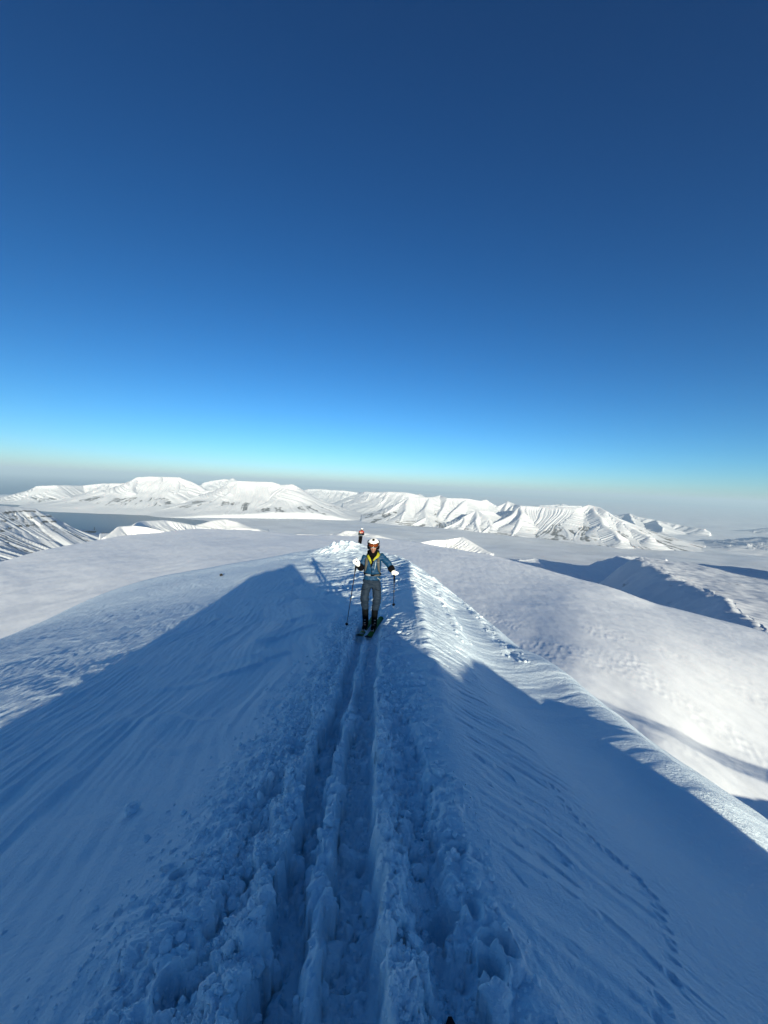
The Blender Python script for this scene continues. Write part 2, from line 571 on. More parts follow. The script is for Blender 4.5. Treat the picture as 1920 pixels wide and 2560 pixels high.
def tps_fit(P, f):
    n = len(P)
    D = np.linalg.norm(P[:, None] - P[None], axis=-1)
    K = np.where(D > 0, D * D * np.log(D + 1e-12), 0) + 1e-5 * np.eye(n)
    Q = np.concatenate([np.ones((n, 1)), P], 1)
    A = np.block([[K, Q], [Q.T, np.zeros((3, 3))]])
    s = np.linalg.solve(A, np.concatenate([f, np.zeros(3)]))
    return P, s


def tps_eval(fit, T, L):
    P, s = fit
    out = s[-3] + s[-2] * T + s[-1] * L
    for (a, b), c in zip(P, s[:-3]):
        d2 = (T - a) ** 2 + (L - b) ** 2
        out = out + c * 0.5 * d2 * np.log(d2 + 1e-12)
    return out


def field(ctrl):
    pts = []; fs = []
    for c in ctrl:
        if c[0] == 'w':                         # azimuth degrees, range, height
            a, r, z = math.radians(c[1]), c[2], c[3]; f = -z / r
        else:
            u, v, z = c
            a, f = az_f(u, v); r = -z / f
        pts.append((a * 4.0, math.log(r))); fs.append(f)
    return tps_fit(np.array(pts), np.array(fs))


PLAT = [
    (0, 1600, -172), (0, 1560, -172), (0, 1500, -173), (0, 1440, -176), (0, 1405, -184),
    (250, 1540, -165), (250, 1450, -170), (250, 1390, -176), (250, 1349, -186),
    (500, 1460, -160), (500, 1400, -166), (500, 1360, -174), (500, 1322, -186),
    (740, 1425, -155), (740, 1390, -164), (740, 1360, -172), (740, 1337, -184),
    (960, 1440, -156), (960, 1390, -172), (960, 1365, -179), (960, 1346, -186),
    (1100, 1520, -148), (1100, 1500, -153), (1100, 1440, -167), (1100, 1390, -178), (1100, 1366, -185),
    (1225, 1620, -136), (1225, 1600, -139), (1225, 1560, -147), (1225, 1500, -159), (1225, 1440, -172), (1225, 1388, -185),
    (1330, 1670, -133.5), (1330, 1650, -135), (1330, 1600, -141), (1330, 1540, -151), (1330, 1480, -164.5), (1330, 1416, -186),
    (1440, 1760, -124), (1440, 1745, -125), (1440, 1722, -128), (1440, 1700, -130), (1440, 1655, -134), (1440, 1600, -141), (1440, 1540, -151), (1440, 1480, -167), (1440, 1448, -187),
    (1540, 1830, -125), (1540, 1785, -129), (1540, 1760, -131), (1540, 1720, -134), (1540, 1600, -148), (1540, 1478, -188),
    (1640, 1980, -118), (1640, 1920, -122), (1640, 1850, -127), (1640, 1804, -132), (1640, 1770, -135), (1640, 1690, -143), (1640, 1600, -156), (1640, 1540, -174), (1640, 1513, -190),
    (1780, 1960, -133), (1780, 1895, -139), (1780, 1858, -144), (1780, 1800, -149),
    (1920, 2180, -133), (1920, 2060, -140), (1920, 1948, -148), (1920, 1896, -153), (1920, 1860, -157), (1920, 1780, -165), (1920, 1680, -175), (1920, 1620, -184), (1920, 1588, -192),
    ('w', 45, 14, -20), ('w', 45, 50, -56), ('w', 28, 14, -20), ('w', 28, 60, -66), ('w', 28, 120, -108),
    ('w', -62, 12, -9.5), ('w', -62, 60, -34), ('w', -62, 250, -110), ('w', -62, 700, -170), ('w', -62, 1050, -190),
    ('w', -30, 14, -12), ('w', -30, 70, -36), ('w', -30, 220, -100), ('w', -30, 420, -150),
    ('w', -5, 14, -13), ('w', -5, 60, -50), ('w', -5, 200, -100), ('w', -5, 450, -142),
    ('w', 12, 14, -22), ('w', 12, 50, -76), ('w', 12, 140, -122), ('w', 12, 250, -132), ('w', 20, 60, -82), ('w', 20, 120, -120), ('w', 20, 200, -127), ('w', 26, 200, -120), ('w', 66, 8, -14), ('w', 66, 3.8, -8), ('w', 45, 4.2, -9), ('w', 20, 4.2, -7), ('w', -5, 4.2, -8), ('w', -40, 4.2, -7.5), ('w', -62, 4, -7), ('w', 66, 40, -48), ('w', 66, 150, -100), ('w', 66, 400, -165), ('w', 66, 620, -190),
]
LIMZ = {}
NP_ = []
for c_ in PLAT:
    if c_[0] in (1640, 1780, 1920):
        z0_, v0_ = {1640: (-131, 1804), 1780: (-144, 1858), 1920: (-154, 1896)}[c_[0]]
        if c_[1] <= v0_:
            c_ = (c_[0], c_[1], z0_ + (c_[2] - z0_) * (1.12 if c_[0] != 1920 else 1.25))
    NP_.append(c_)
PLAT = NP_
fitP = field(PLAT)
tT = np.radians(np.concatenate([np.linspace(-74, -50, 60)[:-1], np.linspace(-50, 50, 900), np.linspace(50, 74, 60)[1:]]))
nP = 760
rP = np.exp(np.linspace(math.log(3.6), math.log(2600.0), nP))
# evaluate coarse, interpolate (the field is smooth)
ci = np.linspace(0, nP - 1, 190); cj = np.linspace(0, len(tT) - 1, 204)
cT = np.interp(cj, np.arange(len(tT)), tT); cL = np.log(np.interp(ci, np.arange(nP), rP))
CT, CLg = np.meshgrid(cT, cL)
Fc = tps_eval(fitP, CT * 4.0, CLg)


def upsample(F, ci, cj, n, k):
    def cubic(A, c, m):
        x = np.interp(np.arange(m), c, np.arange(len(c)))
        i = np.clip(np.floor(x).astype(int), 1, len(c) - 3); t = (x - i)[:, None]
        a, b, d, e = A[i - 1], A[i], A[i + 1], A[i + 2]
        return b + 0.5 * t * (d - a + t * (2 * a - 5 * b + 4 * d - e + t * (3 * (b - d) + e - a)))
    return cubic(cubic(F, ci, n).T, cj, k).T


Fp = upsample(Fc, ci, cj, nP, len(tT))
pT, pR = np.meshgrid(tT, rP)
pX = pR * np.sin(pT); pY = pR * np.cos(pT)
# limb range by azimuth: beyond it the plateau falls to the valley
lim_pts = sorted((az_f(u, v)[0], -z / az_f(u, v)[1]) for (u, v, z) in
                 [max((q for q in PLAT if q[0] == uu), key=lambda q: -q[1]) for uu in (0, 250, 500, 740, 960, 1100, 1225, 1440, 1640, 1920)])
la = np.array([p[0] for p in lim_pts]); lr = np.array([p[1] for p in lim_pts])
limR = np.interp(pT, la, lr)
limR = limR * (1 + 0.010 * perlin(pT * 16, pT * 0 + 4, 200))
Zin = -Fp * pR
inner = np.minimum(pR, limR)
# clamp the field to the limb and fall away beyond it
fL = np.clip((np.log(limR) - math.log(3.6)) / (math.log(2600.0) - math.log(3.6)) * (nP - 1), 0, nP - 2)
iL = fL.astype(int); fL = fL - iL
Zlim = np.take_along_axis(Zin, iL, axis=0) * (1 - fL) + np.take_along_axis(Zin, iL + 1, axis=0) * fL
ex = np.maximum(pR - limR, 0)
pZ = np.where(pR <= limR, Zin, Zlim - 0.12 * ex - np.minimum(0.0008 * ex * ex, 0.35 * ex))
sc = np.clip(pR, 20, 900)
# a long furrow in the slope on the right: its near wall drops away from the sun and stays in shade
fur = [(1360, 1692, 2.0), (1395, 1704, 6), (1540, 1755, 18), (1640, 1793, 28), (1780, 1846, 38), (1920, 1893, 48)]
ra_, rr_, rw_ = [], [], []
for (u, v, w_) in fur:
    a_, f_ = az_f(u, v); jj = np.argmin(np.abs(tT - a_))
    ff = -Zin[:, jj] / rP
    ok = np.where((rP > 170) & (ff <= f_))[0][0]
    ra_.append(a_); rr_.append(rP[ok]); rw_.append(w_)
print('furrow', [round(math.degrees(q)) for q in ra_], [round(q) for q in rr_])
sl_ = (rr_[-1] - rr_[0]) / (ra_[-1] - ra_[0])
fr_ = np.polyval(np.polyfit(ra_, rr_, 2), pT)
fw_ = np.interp(pT, ra_, rw_) * sstep(ra_[0] - .06, ra_[0] + .02, pT)
fw_ = np.maximum(fw_, 0.3)
s_ = pR - fr_ + 2.0 * fbm(pX / 18, pY / 18, 2, 241)
prof = np.where(s_ < 0, np.clip(1 + s_ / fw_, 0, 1), np.clip(1 - s_ / (8.0 * fw_), 0, 1))
prof = np.where(s_ < 0, prof, prof * prof * (1.6 - 0.6 * prof))
pZ = pZ - 0.17 * fw_ * prof * (pT > ra_[0] - .07)
# drifts, rolls and wind texture
amp = sstep(10, 60, pR)
pZ = pZ + amp * (0.0014 * sc * fbm(pX / 150 + 0.2 * pY / 150, pY / 260, 3, 210) * sstep(60, 300, pR)
                 + 0.0006 * sc * fbm(pX / 32, pY / 80, 3, 220) * sstep(900, 300, pR)
                 + 0.00045 * sc * fbm(pX / 13, pY / 30, 3, 233) * sstep(60, 200, pR)
                 + 0.0016 * np.clip(pR, 40, 500) * sstep(0.0, 0.6, fbm(pX / 90, pY / 90, 2, 235)) * (0.35 - np.abs(perlin(pX / 6, pY / 9, 236))) * sstep(700, 350, pR) * sstep(40, 90, pR)
                 + 0.35 * perlin((pX * .93 + pY * .36) / 7, (pY * .93 - pX * .36) / 40, 230) * sstep(500, 120, pR) * sstep(15, 40, pR)
                 + 0.10 * perlin((pX * .93 + pY * .36) / 2.2, (pY * .93 - pX * .36) / 16, 231) * sstep(160, 40, pR))
structure(grid_mesh('snow_plateau', pX, pY, pZ, M_PLAT))
# ================================================================ valley floor and fjord
M_VALLEY = snow_mat('valley_snow', (0.80, 0.81, 0.83), [(0.004, 6.0), (0.02, 1.2)], crust=(0.0016, 0.86))


def water_mat():
    mt, t, b = new_mat('fjord_water')
    b.inputs['Base Color'].default_value = (0.035, 0.075, 0.11, 1)
    b.inputs['Roughness'].default_value = 0.35
    b.inputs['Specular IOR Level'].default_value = 0.4
    tc = t.nodes.new('ShaderNodeTexCoord')
    n = t.nodes.new('ShaderNodeTexNoise'); n.inputs['Scale'].default_value = 0.02
    n.inputs['Detail'].default_value = 5
    t.links.new(tc.outputs['Object'], n.inputs['Vector'])
    bp = t.nodes.new('ShaderNodeBump'); bp.inputs['Distance'].default_value = 3.0
    t.links.new(n.outputs[0], bp.inputs['Height']); t.links.new(bp.outputs[0], b.inputs['Normal'])
    return mt


def poly_sd(X, Y, poly):
    """signed distance to a polygon, positive inside"""
    dmin = np.full(X.shape, 1e12); inside = np.zeros(X.shape, bool)
    n = len(poly)
    for i in range(n):
        ax, ay = poly[i]; bx, by = poly[(i + 1) % n]
        ex, ey = bx - ax, by - ay
        t = np.clip(((X - ax) * ex + (Y - ay) * ey) / (ex * ex + ey * ey), 0, 1)
        dmin = np.minimum(dmin, (X - ax - t * ex) ** 2 + (Y - ay - t * ey) ** 2)
        c = ((ay > Y) != (by > Y)) & (X < ex * (Y - ay) / (ey if ey else 1e-9) + ax)
        inside ^= c
    return np.where(inside, 1, -1) * np.sqrt(dmin)


fj_px = [(-300, 1234), (-100, 1240), (0, 1248), (60, 1254), (150, 1263), (220, 1270), (300, 1279), (380, 1287), (450, 1295), (520, 1303), (560, 1309), (520, 1313), (420, 1325),
         (300, 1334), (255, 1334), (236, 1331), (214, 1328), (196, 1327), (160, 1340), (60, 1340), (-300, 1330)]
fj = [at_z(u, v, SEA)[:2] for u, v in fj_px]
vT = np.radians(np.linspace(-70, 70, 700)); vR = np.exp(np.linspace(math.log(1500.), math.log(90000.), 620))
vTT, vRR = np.meshgrid(vT, vR)
vX = vRR * np.sin(vTT); vY = vRR * np.cos(vTT)
sdv = poly_sd(vX, vY, fj)
# land everywhere except the fjord arm and the open sea out to the north-west
sea = np.minimum((vRR - 19500) , (math.radians(-24) - vTT) * vRR)
water = np.maximum(sdv, sea)
jit = 60 * fbm(vX / 700, vY / 700, 3, 300)
vZ = SEA + np.clip(-(water + jit) * 0.03, -25, 10) + sstep(0, 2500, -water) * (18 + 22 * fbm(vX / 1800, vY / 1800, 3, 310))
structure(grid_mesh('valley_floor', vX, vY, vZ, M_VALLEY))

bm = bmesh.new()
ring = [bm.verts.new((150000 * math.sin(a), 150000 * math.cos(a), SEA)) for a in np.linspace(0, 2 * PI, 65)[:-1]]
bm.faces.new(ring)
me = bpy.data.meshes.new('fjord_water'); bm.normal_update()
if bm.faces[:][0].normal.z < 0:
    bmesh.ops.reverse_faces(bm, faces=bm.faces[:])
bm.to_mesh(me); bm.free(); me.materials.append(water_mat())
structure(link(bpy.data.objects.new('fjord_water', me)))

# ================================================================ mountains
M_MTN = mountain_mat('mountain_snow', (0.68, 0.69, 0.72), (0.13, 0.12, 0.115), 0.012)
M_CLIFF = mountain_mat('cliff_snow', (0.66, 0.68, 0.72), (0.09, 0.085, 0.08), 0.03)
M_MOUND = mountain_mat('mound_snow', (0.86, 0.86, 0.86), (0.14, 0.12, 0.10), 0.05)


def hill(name, ridges, u0, u1, r0, r1, nT, nR, mat, slope=0.62, conc=1.30, gully=26.0, gl=190.0, base=SEA - 40, seed=0, rock_lo=0.0, rock_hi=1.0,
         rock_amt=0.5, rough=10.0, bands=None, top_round=25.0):
    """ridges: list of polylines of world points; the surface falls away from the highest of them in a concave slope with gullies"""
    a0 = az_f(u0, 1250)[0]; a1 = az_f(u1, 1250)[0]
    T, R = np.meshgrid(np.linspace(a0, a1, nT), np.linspace(r0, r1, nR))
    X = R * np.sin(T); Y = R * np.cos(T)
    wx = X + 60 * perlin(X / 520, Y / 520, seed + 1); wy = Y + 60 * perlin(X / 520, Y / 520, seed + 2)
    best = np.full(X.shape, -1e9); D = np.zeros(X.shape); SS = np.zeros(X.shape); H = np.ones(X.shape)
    s0 = seed * 977.0
    for pl in ridges:
        for p, q in zip(pl[:-1], pl[1:]):
            ex, ey = q[0] - p[0], q[1] - p[1]
            ll = ex * ex + ey * ey
            t = np.clip(((wx - p[0]) * ex + (wy - p[1]) * ey) / ll, 0, 1)
            d = np.hypot(wx - p[0] - t * ex, wy - p[1] - t * ey)
            zc = p[2] + t * (q[2] - p[2])
            h = np.maximum(zc - base, 1.0)
            A = conc * h
            dr = np.sqrt(d * d + top_round ** 2) - top_round
            z = zc - A * (1 - np.exp(-slope * dr / A))
            # coordinate along the crest, turning with the slope round the end of a spur
            sx = s0 + t * math.sqrt(ll) + np.where((t <= 0) | (t >= 1), np.arctan2(wy - p[1], wx - p[0]) * 0.6 * np.minimum(d, 900), 0)
            m_ = z > best
            best = np.where(m_, z, best); D = np.where(m_, d, D); SS = np.where(m_, sx, SS); H = np.where(m_, h, H)
            s0 += math.sqrt(ll)
    fr = np.minimum((R - r0) / (r1 - r0) / .05, np.minimum(T - a0, a1 - T) / (a1 - a0) / .03)
    best = best - 320 * (1 - sstep(0, 1, fr))
    rel = np.clip((best - base) / H, 0, 1)
    env = sstep(0.03, 0.25, D / np.maximum(H, 1)) * sstep(0.02, 0.35, rel)
    w = SS + 0.10 * gl * perlin(X / 300, Y / 300, seed + 5)
    g1 = np.abs(perlin(w / gl, D / 2500.0, seed + 6)); g2 = np.abs(perlin(w / (gl * .42), D / 1100.0, seed + 7))
    g3 = perlin(w / (gl * .16), D / 500.0, seed + 8)
    cut = gully * (1.3 - 2.2 * g1) + gully * 0.45 * (0.8 - 2.0 * g2) + gully * 0.10 * g3
    Z = best - env * cut + rough * 0.5 * fbm(X / 380, Y / 380, 4, seed + 10) * sstep(0, .15, rel)
    # rock showing through: on the rib crests and in patches at chosen heights
    ra = (0.5 - g1 * 1.6) * 0.35 + (0.5 - g2 * 1.8) * 0.35
    patch = fbm(X / 420, Y / 420, 3, seed + 20)
    hb = sstep(rock_lo, rock_lo + .08, rel) * sstep(rock_hi, rock_hi - .12, rel)
    rk = rock_amt * hb * sstep(-0.1, 0.5, patch + 0.25) * (0.55 + ra * 1.4)
    if bands:
        for (zb, th, am) in bands:
            zz = Z + 14 * perlin(X / 260, Y / 260, seed + 30)
            bnd = np.exp(-((zz - zb) / th) ** 2)
            rk = np.maximum(rk, am * bnd * (0.55 + 0.5 * perlin(w / 60, Z / 40, seed + 31)))
            Z = Z - 0.45 * th * np.tanh((zb - Z) / th * 1.2) * np.exp(-((Z - zb) / (2.2 * th)) ** 2) * 0.6
    return structure(grid_mesh(name, X, Y, Z, mat, {'rock': np.clip(rk, 0, 1)}))


def P(u, v, r):
    return at_r(u, v, r)


def PB(u, v):
    return at_z(u, v, SEA + 15)


# --- the long massif across the fjord on the left
r_ = 12800
hill('mountain', [
    [P(40, 1236, 15500), P(92, 1215, 15200), P(140, 1213, 15000), P(205, 1214, 15600), P(260, 1208, 15500), P(300, 1211, 14500)],
    [P(275, 1208, 13600), P(312, 1208, 13300), P(345, 1193, 13200), P(372, 1191, 13200), P(450, 1193, 12900), P(476, 1203, 12700), P(500, 1215, 12500)],
    [P(372, 1192, 13200), P(452, 1194, 14000)],
    [P(345, 1194, 13200), P(330, 1225, 12400), P(318, 1250, 12000)],
    [P(450, 1194, 12900), P(440, 1232, 12000), P(430, 1262, 11500)],
    [P(400, 1193, 13000), P(390, 1228, 12300), P(385, 1240, 12100)],
    [P(275, 1208, 13600), P(262, 1230, 13000), P(250, 1247, 12700)],
    [P(500, 1222, 12500), P(520, 1226, 12200), P(560, 1222, 12000), P(585, 1203, 11900)],
    [P(585, 1203, 11900), P(598, 1202, 11800), P(678, 1205, 11700), P(700, 1212, 11500), P(732, 1211, 11300), P(748, 1222, 11200), P(775, 1243, 11100), P(800, 1268, 10900), P(828, 1290, 10700)],
    [P(598, 1203, 11800), P(575, 1232, 11100), P(552, 1262, 10700)],
    [P(640, 1204, 11700), P(628, 1232, 11200), P(620, 1250, 10950)],
    [P(718, 1212, 11400), P(690, 1238, 10900), P(648, 1262, 10500), P(618, 1280, 10200)],
    [P(738, 1214, 11250), P(745, 1250, 10600), P(735, 1285, 10100)],
    [P(470, 1258, 11200), P(505, 1245, 11500), P(540, 1262, 11000)],
    [P(748, 1222, 11200), P(772, 1262, 10500), P(790, 1288, 10200)],
], -260, 960, 9300, 18000, 950, 330, M_MTN, slope=0.62, gully=20, gl=120, seed=401, rock_lo=0.16, rock_hi=0.50, rock_amt=0.62)
# --- small summit showing behind it
hill('mountain', [
    [P(470, 1226, 17500), P(512, 1206, 17500), P(560, 1197, 17400), P(572, 1199, 17400), P(582, 1195, 17300), P(600, 1206, 17300), P(640, 1225, 17500)],
    [P(556, 1198, 17400), P(540, 1225, 16500)], [P(582, 1196, 17300), P(588, 1225, 16600)],
], 440, 660, 15500, 19500, 240, 120, M_MTN, slope=0.6, gully=30, gl=260, seed=431, rock_amt=0.2)
# --- the range closing the valley behind
hill('mountain', [
    [P(735, 1232, 19000), P(770, 1223, 19000), P(800, 1222, 18800), P(828, 1225, 18600), P(860, 1226, 18500), P(895, 1231, 18300), P(915, 1229, 17000), P(948, 1231, 16500)],
    [P(800, 1222, 18800), P(815, 1250, 17500), P(830, 1270, 16500)], [P(860, 1227, 18500), P(850, 1255, 17000)],
    [P(770, 1224, 19000), P(780, 1252, 17500), P(800, 1275, 16300)],
    [P(895, 1231, 18300), P(880, 1255, 17200)],
], 690, 1000, 14500, 21000, 330, 150, M_MTN, slope=0.5, gully=34, gl=300, seed=441, rock_amt=0.12)
hill('mountain', [
    [P(895, 1246, 13500), P(930, 1232, 13300), P(975, 1229, 13000), P(1018, 1231, 12800), P(1040, 1236, 12700), P(1052, 1235, 13500), P(1060, 1241, 13500)],
    [P(978, 1229, 13000), P(945, 1262, 12000), P(905, 1290, 11200)], [P(930, 1232, 13300), P(908, 1255, 12600), P(880, 1275, 12000)],
], 850, 1100, 10500, 15500, 300, 140, M_MTN, slope=0.5, gully=30, gl=260, seed=451, rock_amt=0.1)
# --- the flat-topped mountain in the middle with its dark triangular spurs
hill('mountain', [
    [P(918, 1310, 9300), P(952, 1290, 9700), P(985, 1266, 10100), P(1024, 1242, 10500)],
    [P(1024, 1242, 10500), P(1075, 1243, 10600), P(1100, 1238, 11200), P(1120, 1245, 10700), P(1165, 1246, 10800), P(1200, 1252, 11000), P(1215, 1249, 11100), P(1236, 1262, 11000)],
    [P(1024, 1243, 10500), P(1010, 1278, 9500), P(1000, 1300, 9100), P(990, 1318, 8850)],
    [P(1075, 1244, 10600), P(1062, 1272, 9800), P(1066, 1292, 9300), P(1030, 1312, 8900), P(1010, 1322, 8700)],
    [P(1066, 1292, 9300), P(1085, 1318, 8800), P(1092, 1328, 8600)],
    [P(1165, 1247, 10800), P(1140, 1275, 10000), P(1120, 1295, 9500)],
    [P(1120, 1246, 10700), P(1108, 1268, 10100), P(1100, 1285, 9700)],
], 895, 1270, 8300, 13000, 480, 240, M_MTN, slope=0.66, gully=12, gl=100, seed=461, rock_lo=0.02, rock_hi=0.55, rock_amt=0.75)
# --- pyramids in front
hill('mountain', [
    [P(1095, 1330, 8350), P(1130, 1310, 8700), P(1158, 1291, 9000), P(1195, 1275, 9300), P(1230, 1279, 9500)],
    [P(1195, 1275, 9300), P(1186, 1300, 8750), P(1196, 1332, 8150)],
    [P(1195, 1275, 9300), P(1222, 1298, 8800), P(1232, 1316, 8500)],
    [P(1158, 1291, 9000), P(1150, 1315, 8550)],
], 1080, 1260, 7950, 10500, 300, 170, M_MTN, slope=0.68, gully=15, gl=110, seed=471, rock_lo=0.02, rock_hi=0.55, rock_amt=0.75)
hill('mountain', [
    [P(1225, 1278, 10800), P(1248, 1264, 11000), P(1270, 1253, 11200), P(1290, 1261, 11000), P(1305, 1264, 10600)],
    [P(1270, 1253, 11200), P(1258, 1280, 10500)], [P(1290, 1261, 11000), P(1262, 1282, 10300), P(1245, 1291, 9900)],
], 1200, 1330, 9400, 12500, 200, 110, M_MTN, slope=0.6, gully=24, gl=180, seed=481, rock_amt=0.15)
# --- the long ridge on the right
hill('mountain', [
    [P(1196, 1338, 8050), P(1225, 1318, 8500), P(1262, 1293, 9100), P(1290, 1277, 9500), P(1308, 1265, 9800)],
    [P(1308, 1265, 9800), P(1352, 1266, 9800), P(1400, 1268, 9700), P(1440, 1270, 9600), P(1455, 1268, 9700), P(1474, 1262, 9800), P(1495, 1267, 9700), P(1515, 1277, 9500), P(1534, 1292, 9300), P(1560, 1305, 9100), P(1585, 1322, 8900), P(1620, 1343, 8500)],
    [P(1474, 1263, 9800), P(1448, 1276, 10400)],
    [P(1308, 1266, 9800), P(1300, 1295, 8900), P(1285, 1325, 8350), P(1280, 1338, 8100)],
    [P(1478, 1264, 9800), P(1510, 1310, 8800), P(1555, 1352, 8000)],
], 1150, 1800, 7600, 11500, 760, 280, M_MTN, slope=0.60, gully=13, gl=85, seed=491, rock_lo=0.02, rock_hi=0.60, rock_amt=0.62)
# --- summits far behind on the right, fading into the haze
hill('mountain', [
    [P(1395, 1264, 16500), P(1450, 1264, 17000)], [P(1352, 1263, 17000), P(1400, 1261, 17500), P(1408, 1259, 17500), P(1420, 1263, 17500)],
    [P(1500, 1290, 14500), P(1545, 1287, 14500), P(1573, 1283, 14300), P(1600, 1292, 14000), P(1640, 1300, 13800), P(1700, 1312, 13500), P(1760, 1322, 13000)],
    [P(1573, 1284, 14300), P(1585, 1305, 13000), P(1600, 1325, 11800)], [P(1545, 1310, 11500), P(1575, 1312, 11300), P(1640, 1330, 10800), P(1700, 1345, 10300)],
    [P(1640, 1300, 13800), P(1660, 1325, 11800)],
], 1330, 1800, 10000, 19000, 420, 200, M_MTN, slope=0.40, gully=20, gl=260, seed=501, rock_amt=0.2)
hill('mountain', [
    [P(1780, 1352, 11500), P(1840, 1346, 11500), P(1900, 1342, 11000), P(1980, 1346, 10500), P(2080, 1350, 10500)],
    [P(1840, 1347, 11500), P(1870, 1360, 10000)],
    [P(1800, 1338, 17000), P(1860, 1326, 17000), P(1940, 1318, 16500), P(2050, 1325, 16000)],
], 1740, 2100, 8800, 18500, 260, 160, M_MTN, slope=0.30, gully=16, gl=260, seed=511, rock_amt=0.25)
# --- cliff with rock bands at the far left
hill('rocky_mountain', [
    [P(-500, 1235, 4100), P(-260, 1250, 4500), P(-90, 1258, 4850), P(0, 1263, 5050), P(45, 1268, 5130), P(76, 1273, 5200)],
    [P(-500, 1235, 5200), P(-60, 1260, 5600), P(76, 1273, 5300)],
    [P(76, 1275, 5200), P(84, 1281, 5210), P(112, 1286, 5290), P(125, 1292, 5400), P(140, 1303, 5550), P(165, 1320, 5850), P(190, 1334, 6200), P(215, 1344, 6600)],
], -420, 262, 2300, 7600, 480, 400, M_CLIFF, slope=0.70, gully=12, gl=70, seed=521, rock_lo=0.30, rock_hi=0.98, rock_amt=0.42, rough=8,
    bands=[(-405, 12, .95), (-455, 9, .75), (-505, 10, .9), (-560, 7, .55)], top_round=8)

# --- low mounds and cut banks at the far edge of the plateau
M_B = dict(base=-420)
hill('snow_mound', [[P(262, 1343, 2250), P(291, 1315, 2450), P(330, 1313, 2500), P(362, 1318, 2400), P(402, 1328, 2300)],
                    [P(330, 1313, 2500), P(370, 1303, 2900), P(405, 1300, 3100), P(450, 1306, 3200), P(495, 1313, 3300), P(560, 1324, 3400)]],
     235, 640, 1900, 3900, 330, 170, M_MOUND, slope=0.95, gully=9, gl=40, seed=531, base=-460, rock_amt=0.45, rock_lo=0.2, rock_hi=0.95, rough=3, top_round=6)
hill('snow_mound', [[P(490, 1313, 4300), P(528, 1301, 4500), P(556, 1297, 4600), P(588, 1304, 4500), P(600, 1314, 4500)],
                    [P(573, 1320, 4000), P(598, 1316, 4000), P(643, 1321, 4000)]],
     470, 680, 3600, 5400, 200, 120, M_MOUND, slope=0.45, gully=3, gl=60, seed=541, base=-640, rock_amt=0.0, rough=5)
hill('snow_mound', [[P(1060, 1357, 2350), P(1092, 1351, 2450), P(1120, 1350, 2500), P(1166, 1342, 2500), P(1186, 1352, 2420), P(1204, 1366, 2330), P(1222, 1384, 2200)]],
     1035, 1250, 1950, 3000, 240, 150, M_MOUND, slope=0.80, gully=5, gl=30, seed=551, base=-430, rock_amt=0.6, rock_lo=0.25, rock_hi=0.95, rough=3, top_round=4)
hill('snow_mound', [[P(738, 1335, 2200), P(770, 1336, 2200), P(838, 1341, 2150)]], 720, 860, 2000, 2600, 120, 60, M_MOUND, slope=0.8, gully=1, gl=60, seed=561, base=-330, rock_amt=0, rough=1, top_round=4)
hill('snow_mound', [[P(846, 1340, 2600), P(880, 1326, 2800), P(905, 1328, 2800), P(945, 1338, 2600)]], 800, 1040, 2200, 3300, 140, 80, M_MOUND, slope=0.35, gully=4, gl=80, seed=571, base=-450, rock_amt=0, rough=5)

# --- shaded bench beyond the plateau on the right
BEN = [(1290, 1402, -480), (1290, 1450, -520), (1340, 1398, -482), (1420, 1408, -485), (1470, 1416, -492), (1505, 1402, -485), (1540, 1391, -478), (1580, 1390, -478), (1640, 1397, -482), (1700, 1402, -486),
       (1780, 1412, -490), (1860, 1425, -496), (1960, 1440, -500), (2100, 1460, -505),
       (1340, 1450, -525), (1440, 1450, -520), (1540, 1420, -510), (1540, 1480, -545), (1640, 1440, -520), (1640, 1500, -560), (1640, 1560, -590),
       (1760, 1450, -505), (1760, 1500, -540), (1760, 1560, -580), (1900, 1470, -510), (1900, 1530, -545), (1900, 1600, -590), (2100, 1500, -520), (2100, 1560, -550), (2100, 1640, -600)]
fitB = field(BEN)
bpts = sorted((az_f(u, v)[0], -z / az_f(u, v)[1]) for (u, v, z) in BEN[:1] + BEN[2:14])
bT, bR = np.meshgrid(np.linspace(az_f(1288, 1400)[0], math.radians(58), 420), np.linspace(1300, 5600, 360))
bl = np.interp(bT, [p[0] for p in bpts], [p[1] for p in bpts])
Rin = np.minimum(bR, bl)
bZ = -tps_eval(fitB, bT * 4.0, np.log(Rin)) * Rin
ex = np.maximum(bR - bl, 0)
bZ = bZ - np.minimum(0.1 * ex + 0.0008 * ex * ex, 0.6 * ex)
bZ = bZ - np.maximum(0, bT - az_f(1665, 1410)[0]) * bR * 1.5
bX = bR * np.sin(bT); bY = bR * np.cos(bT)
gq = (bX * 0.55 + bY * 0.83); gp = (bX * 0.83 - bY * 0.55)
lowr = sstep(0, 900, bl - bR)
bZ = bZ + 9 * fbm(bX / 420, bY / 420, 3, 601) + 5 * fbm(bX / 60, bY / 110, 4, 608) + lowr * (16 * (0.5 - np.abs(perlin(gq / 95, gp / 600, 605)) * 1.6) + 4 * (0.5 - np.abs(perlin(gq / 36, gp / 260, 606)) * 1.6)) + 3 * fbm(bX / 110, bY / 110, 3, 607)
rkb = 0.28 * sstep(0.1, .6, fbm(bX / 160, bY / 300, 3, 611)) * lowr
structure(grid_mesh('valley_bench', bX, bY, bZ, mountain_mat('bench_snow', (0.84, 0.85, 0.87), (0.16, 0.15, 0.15), 0.02), {'rock': np.clip(rkb, 0, 1)}))

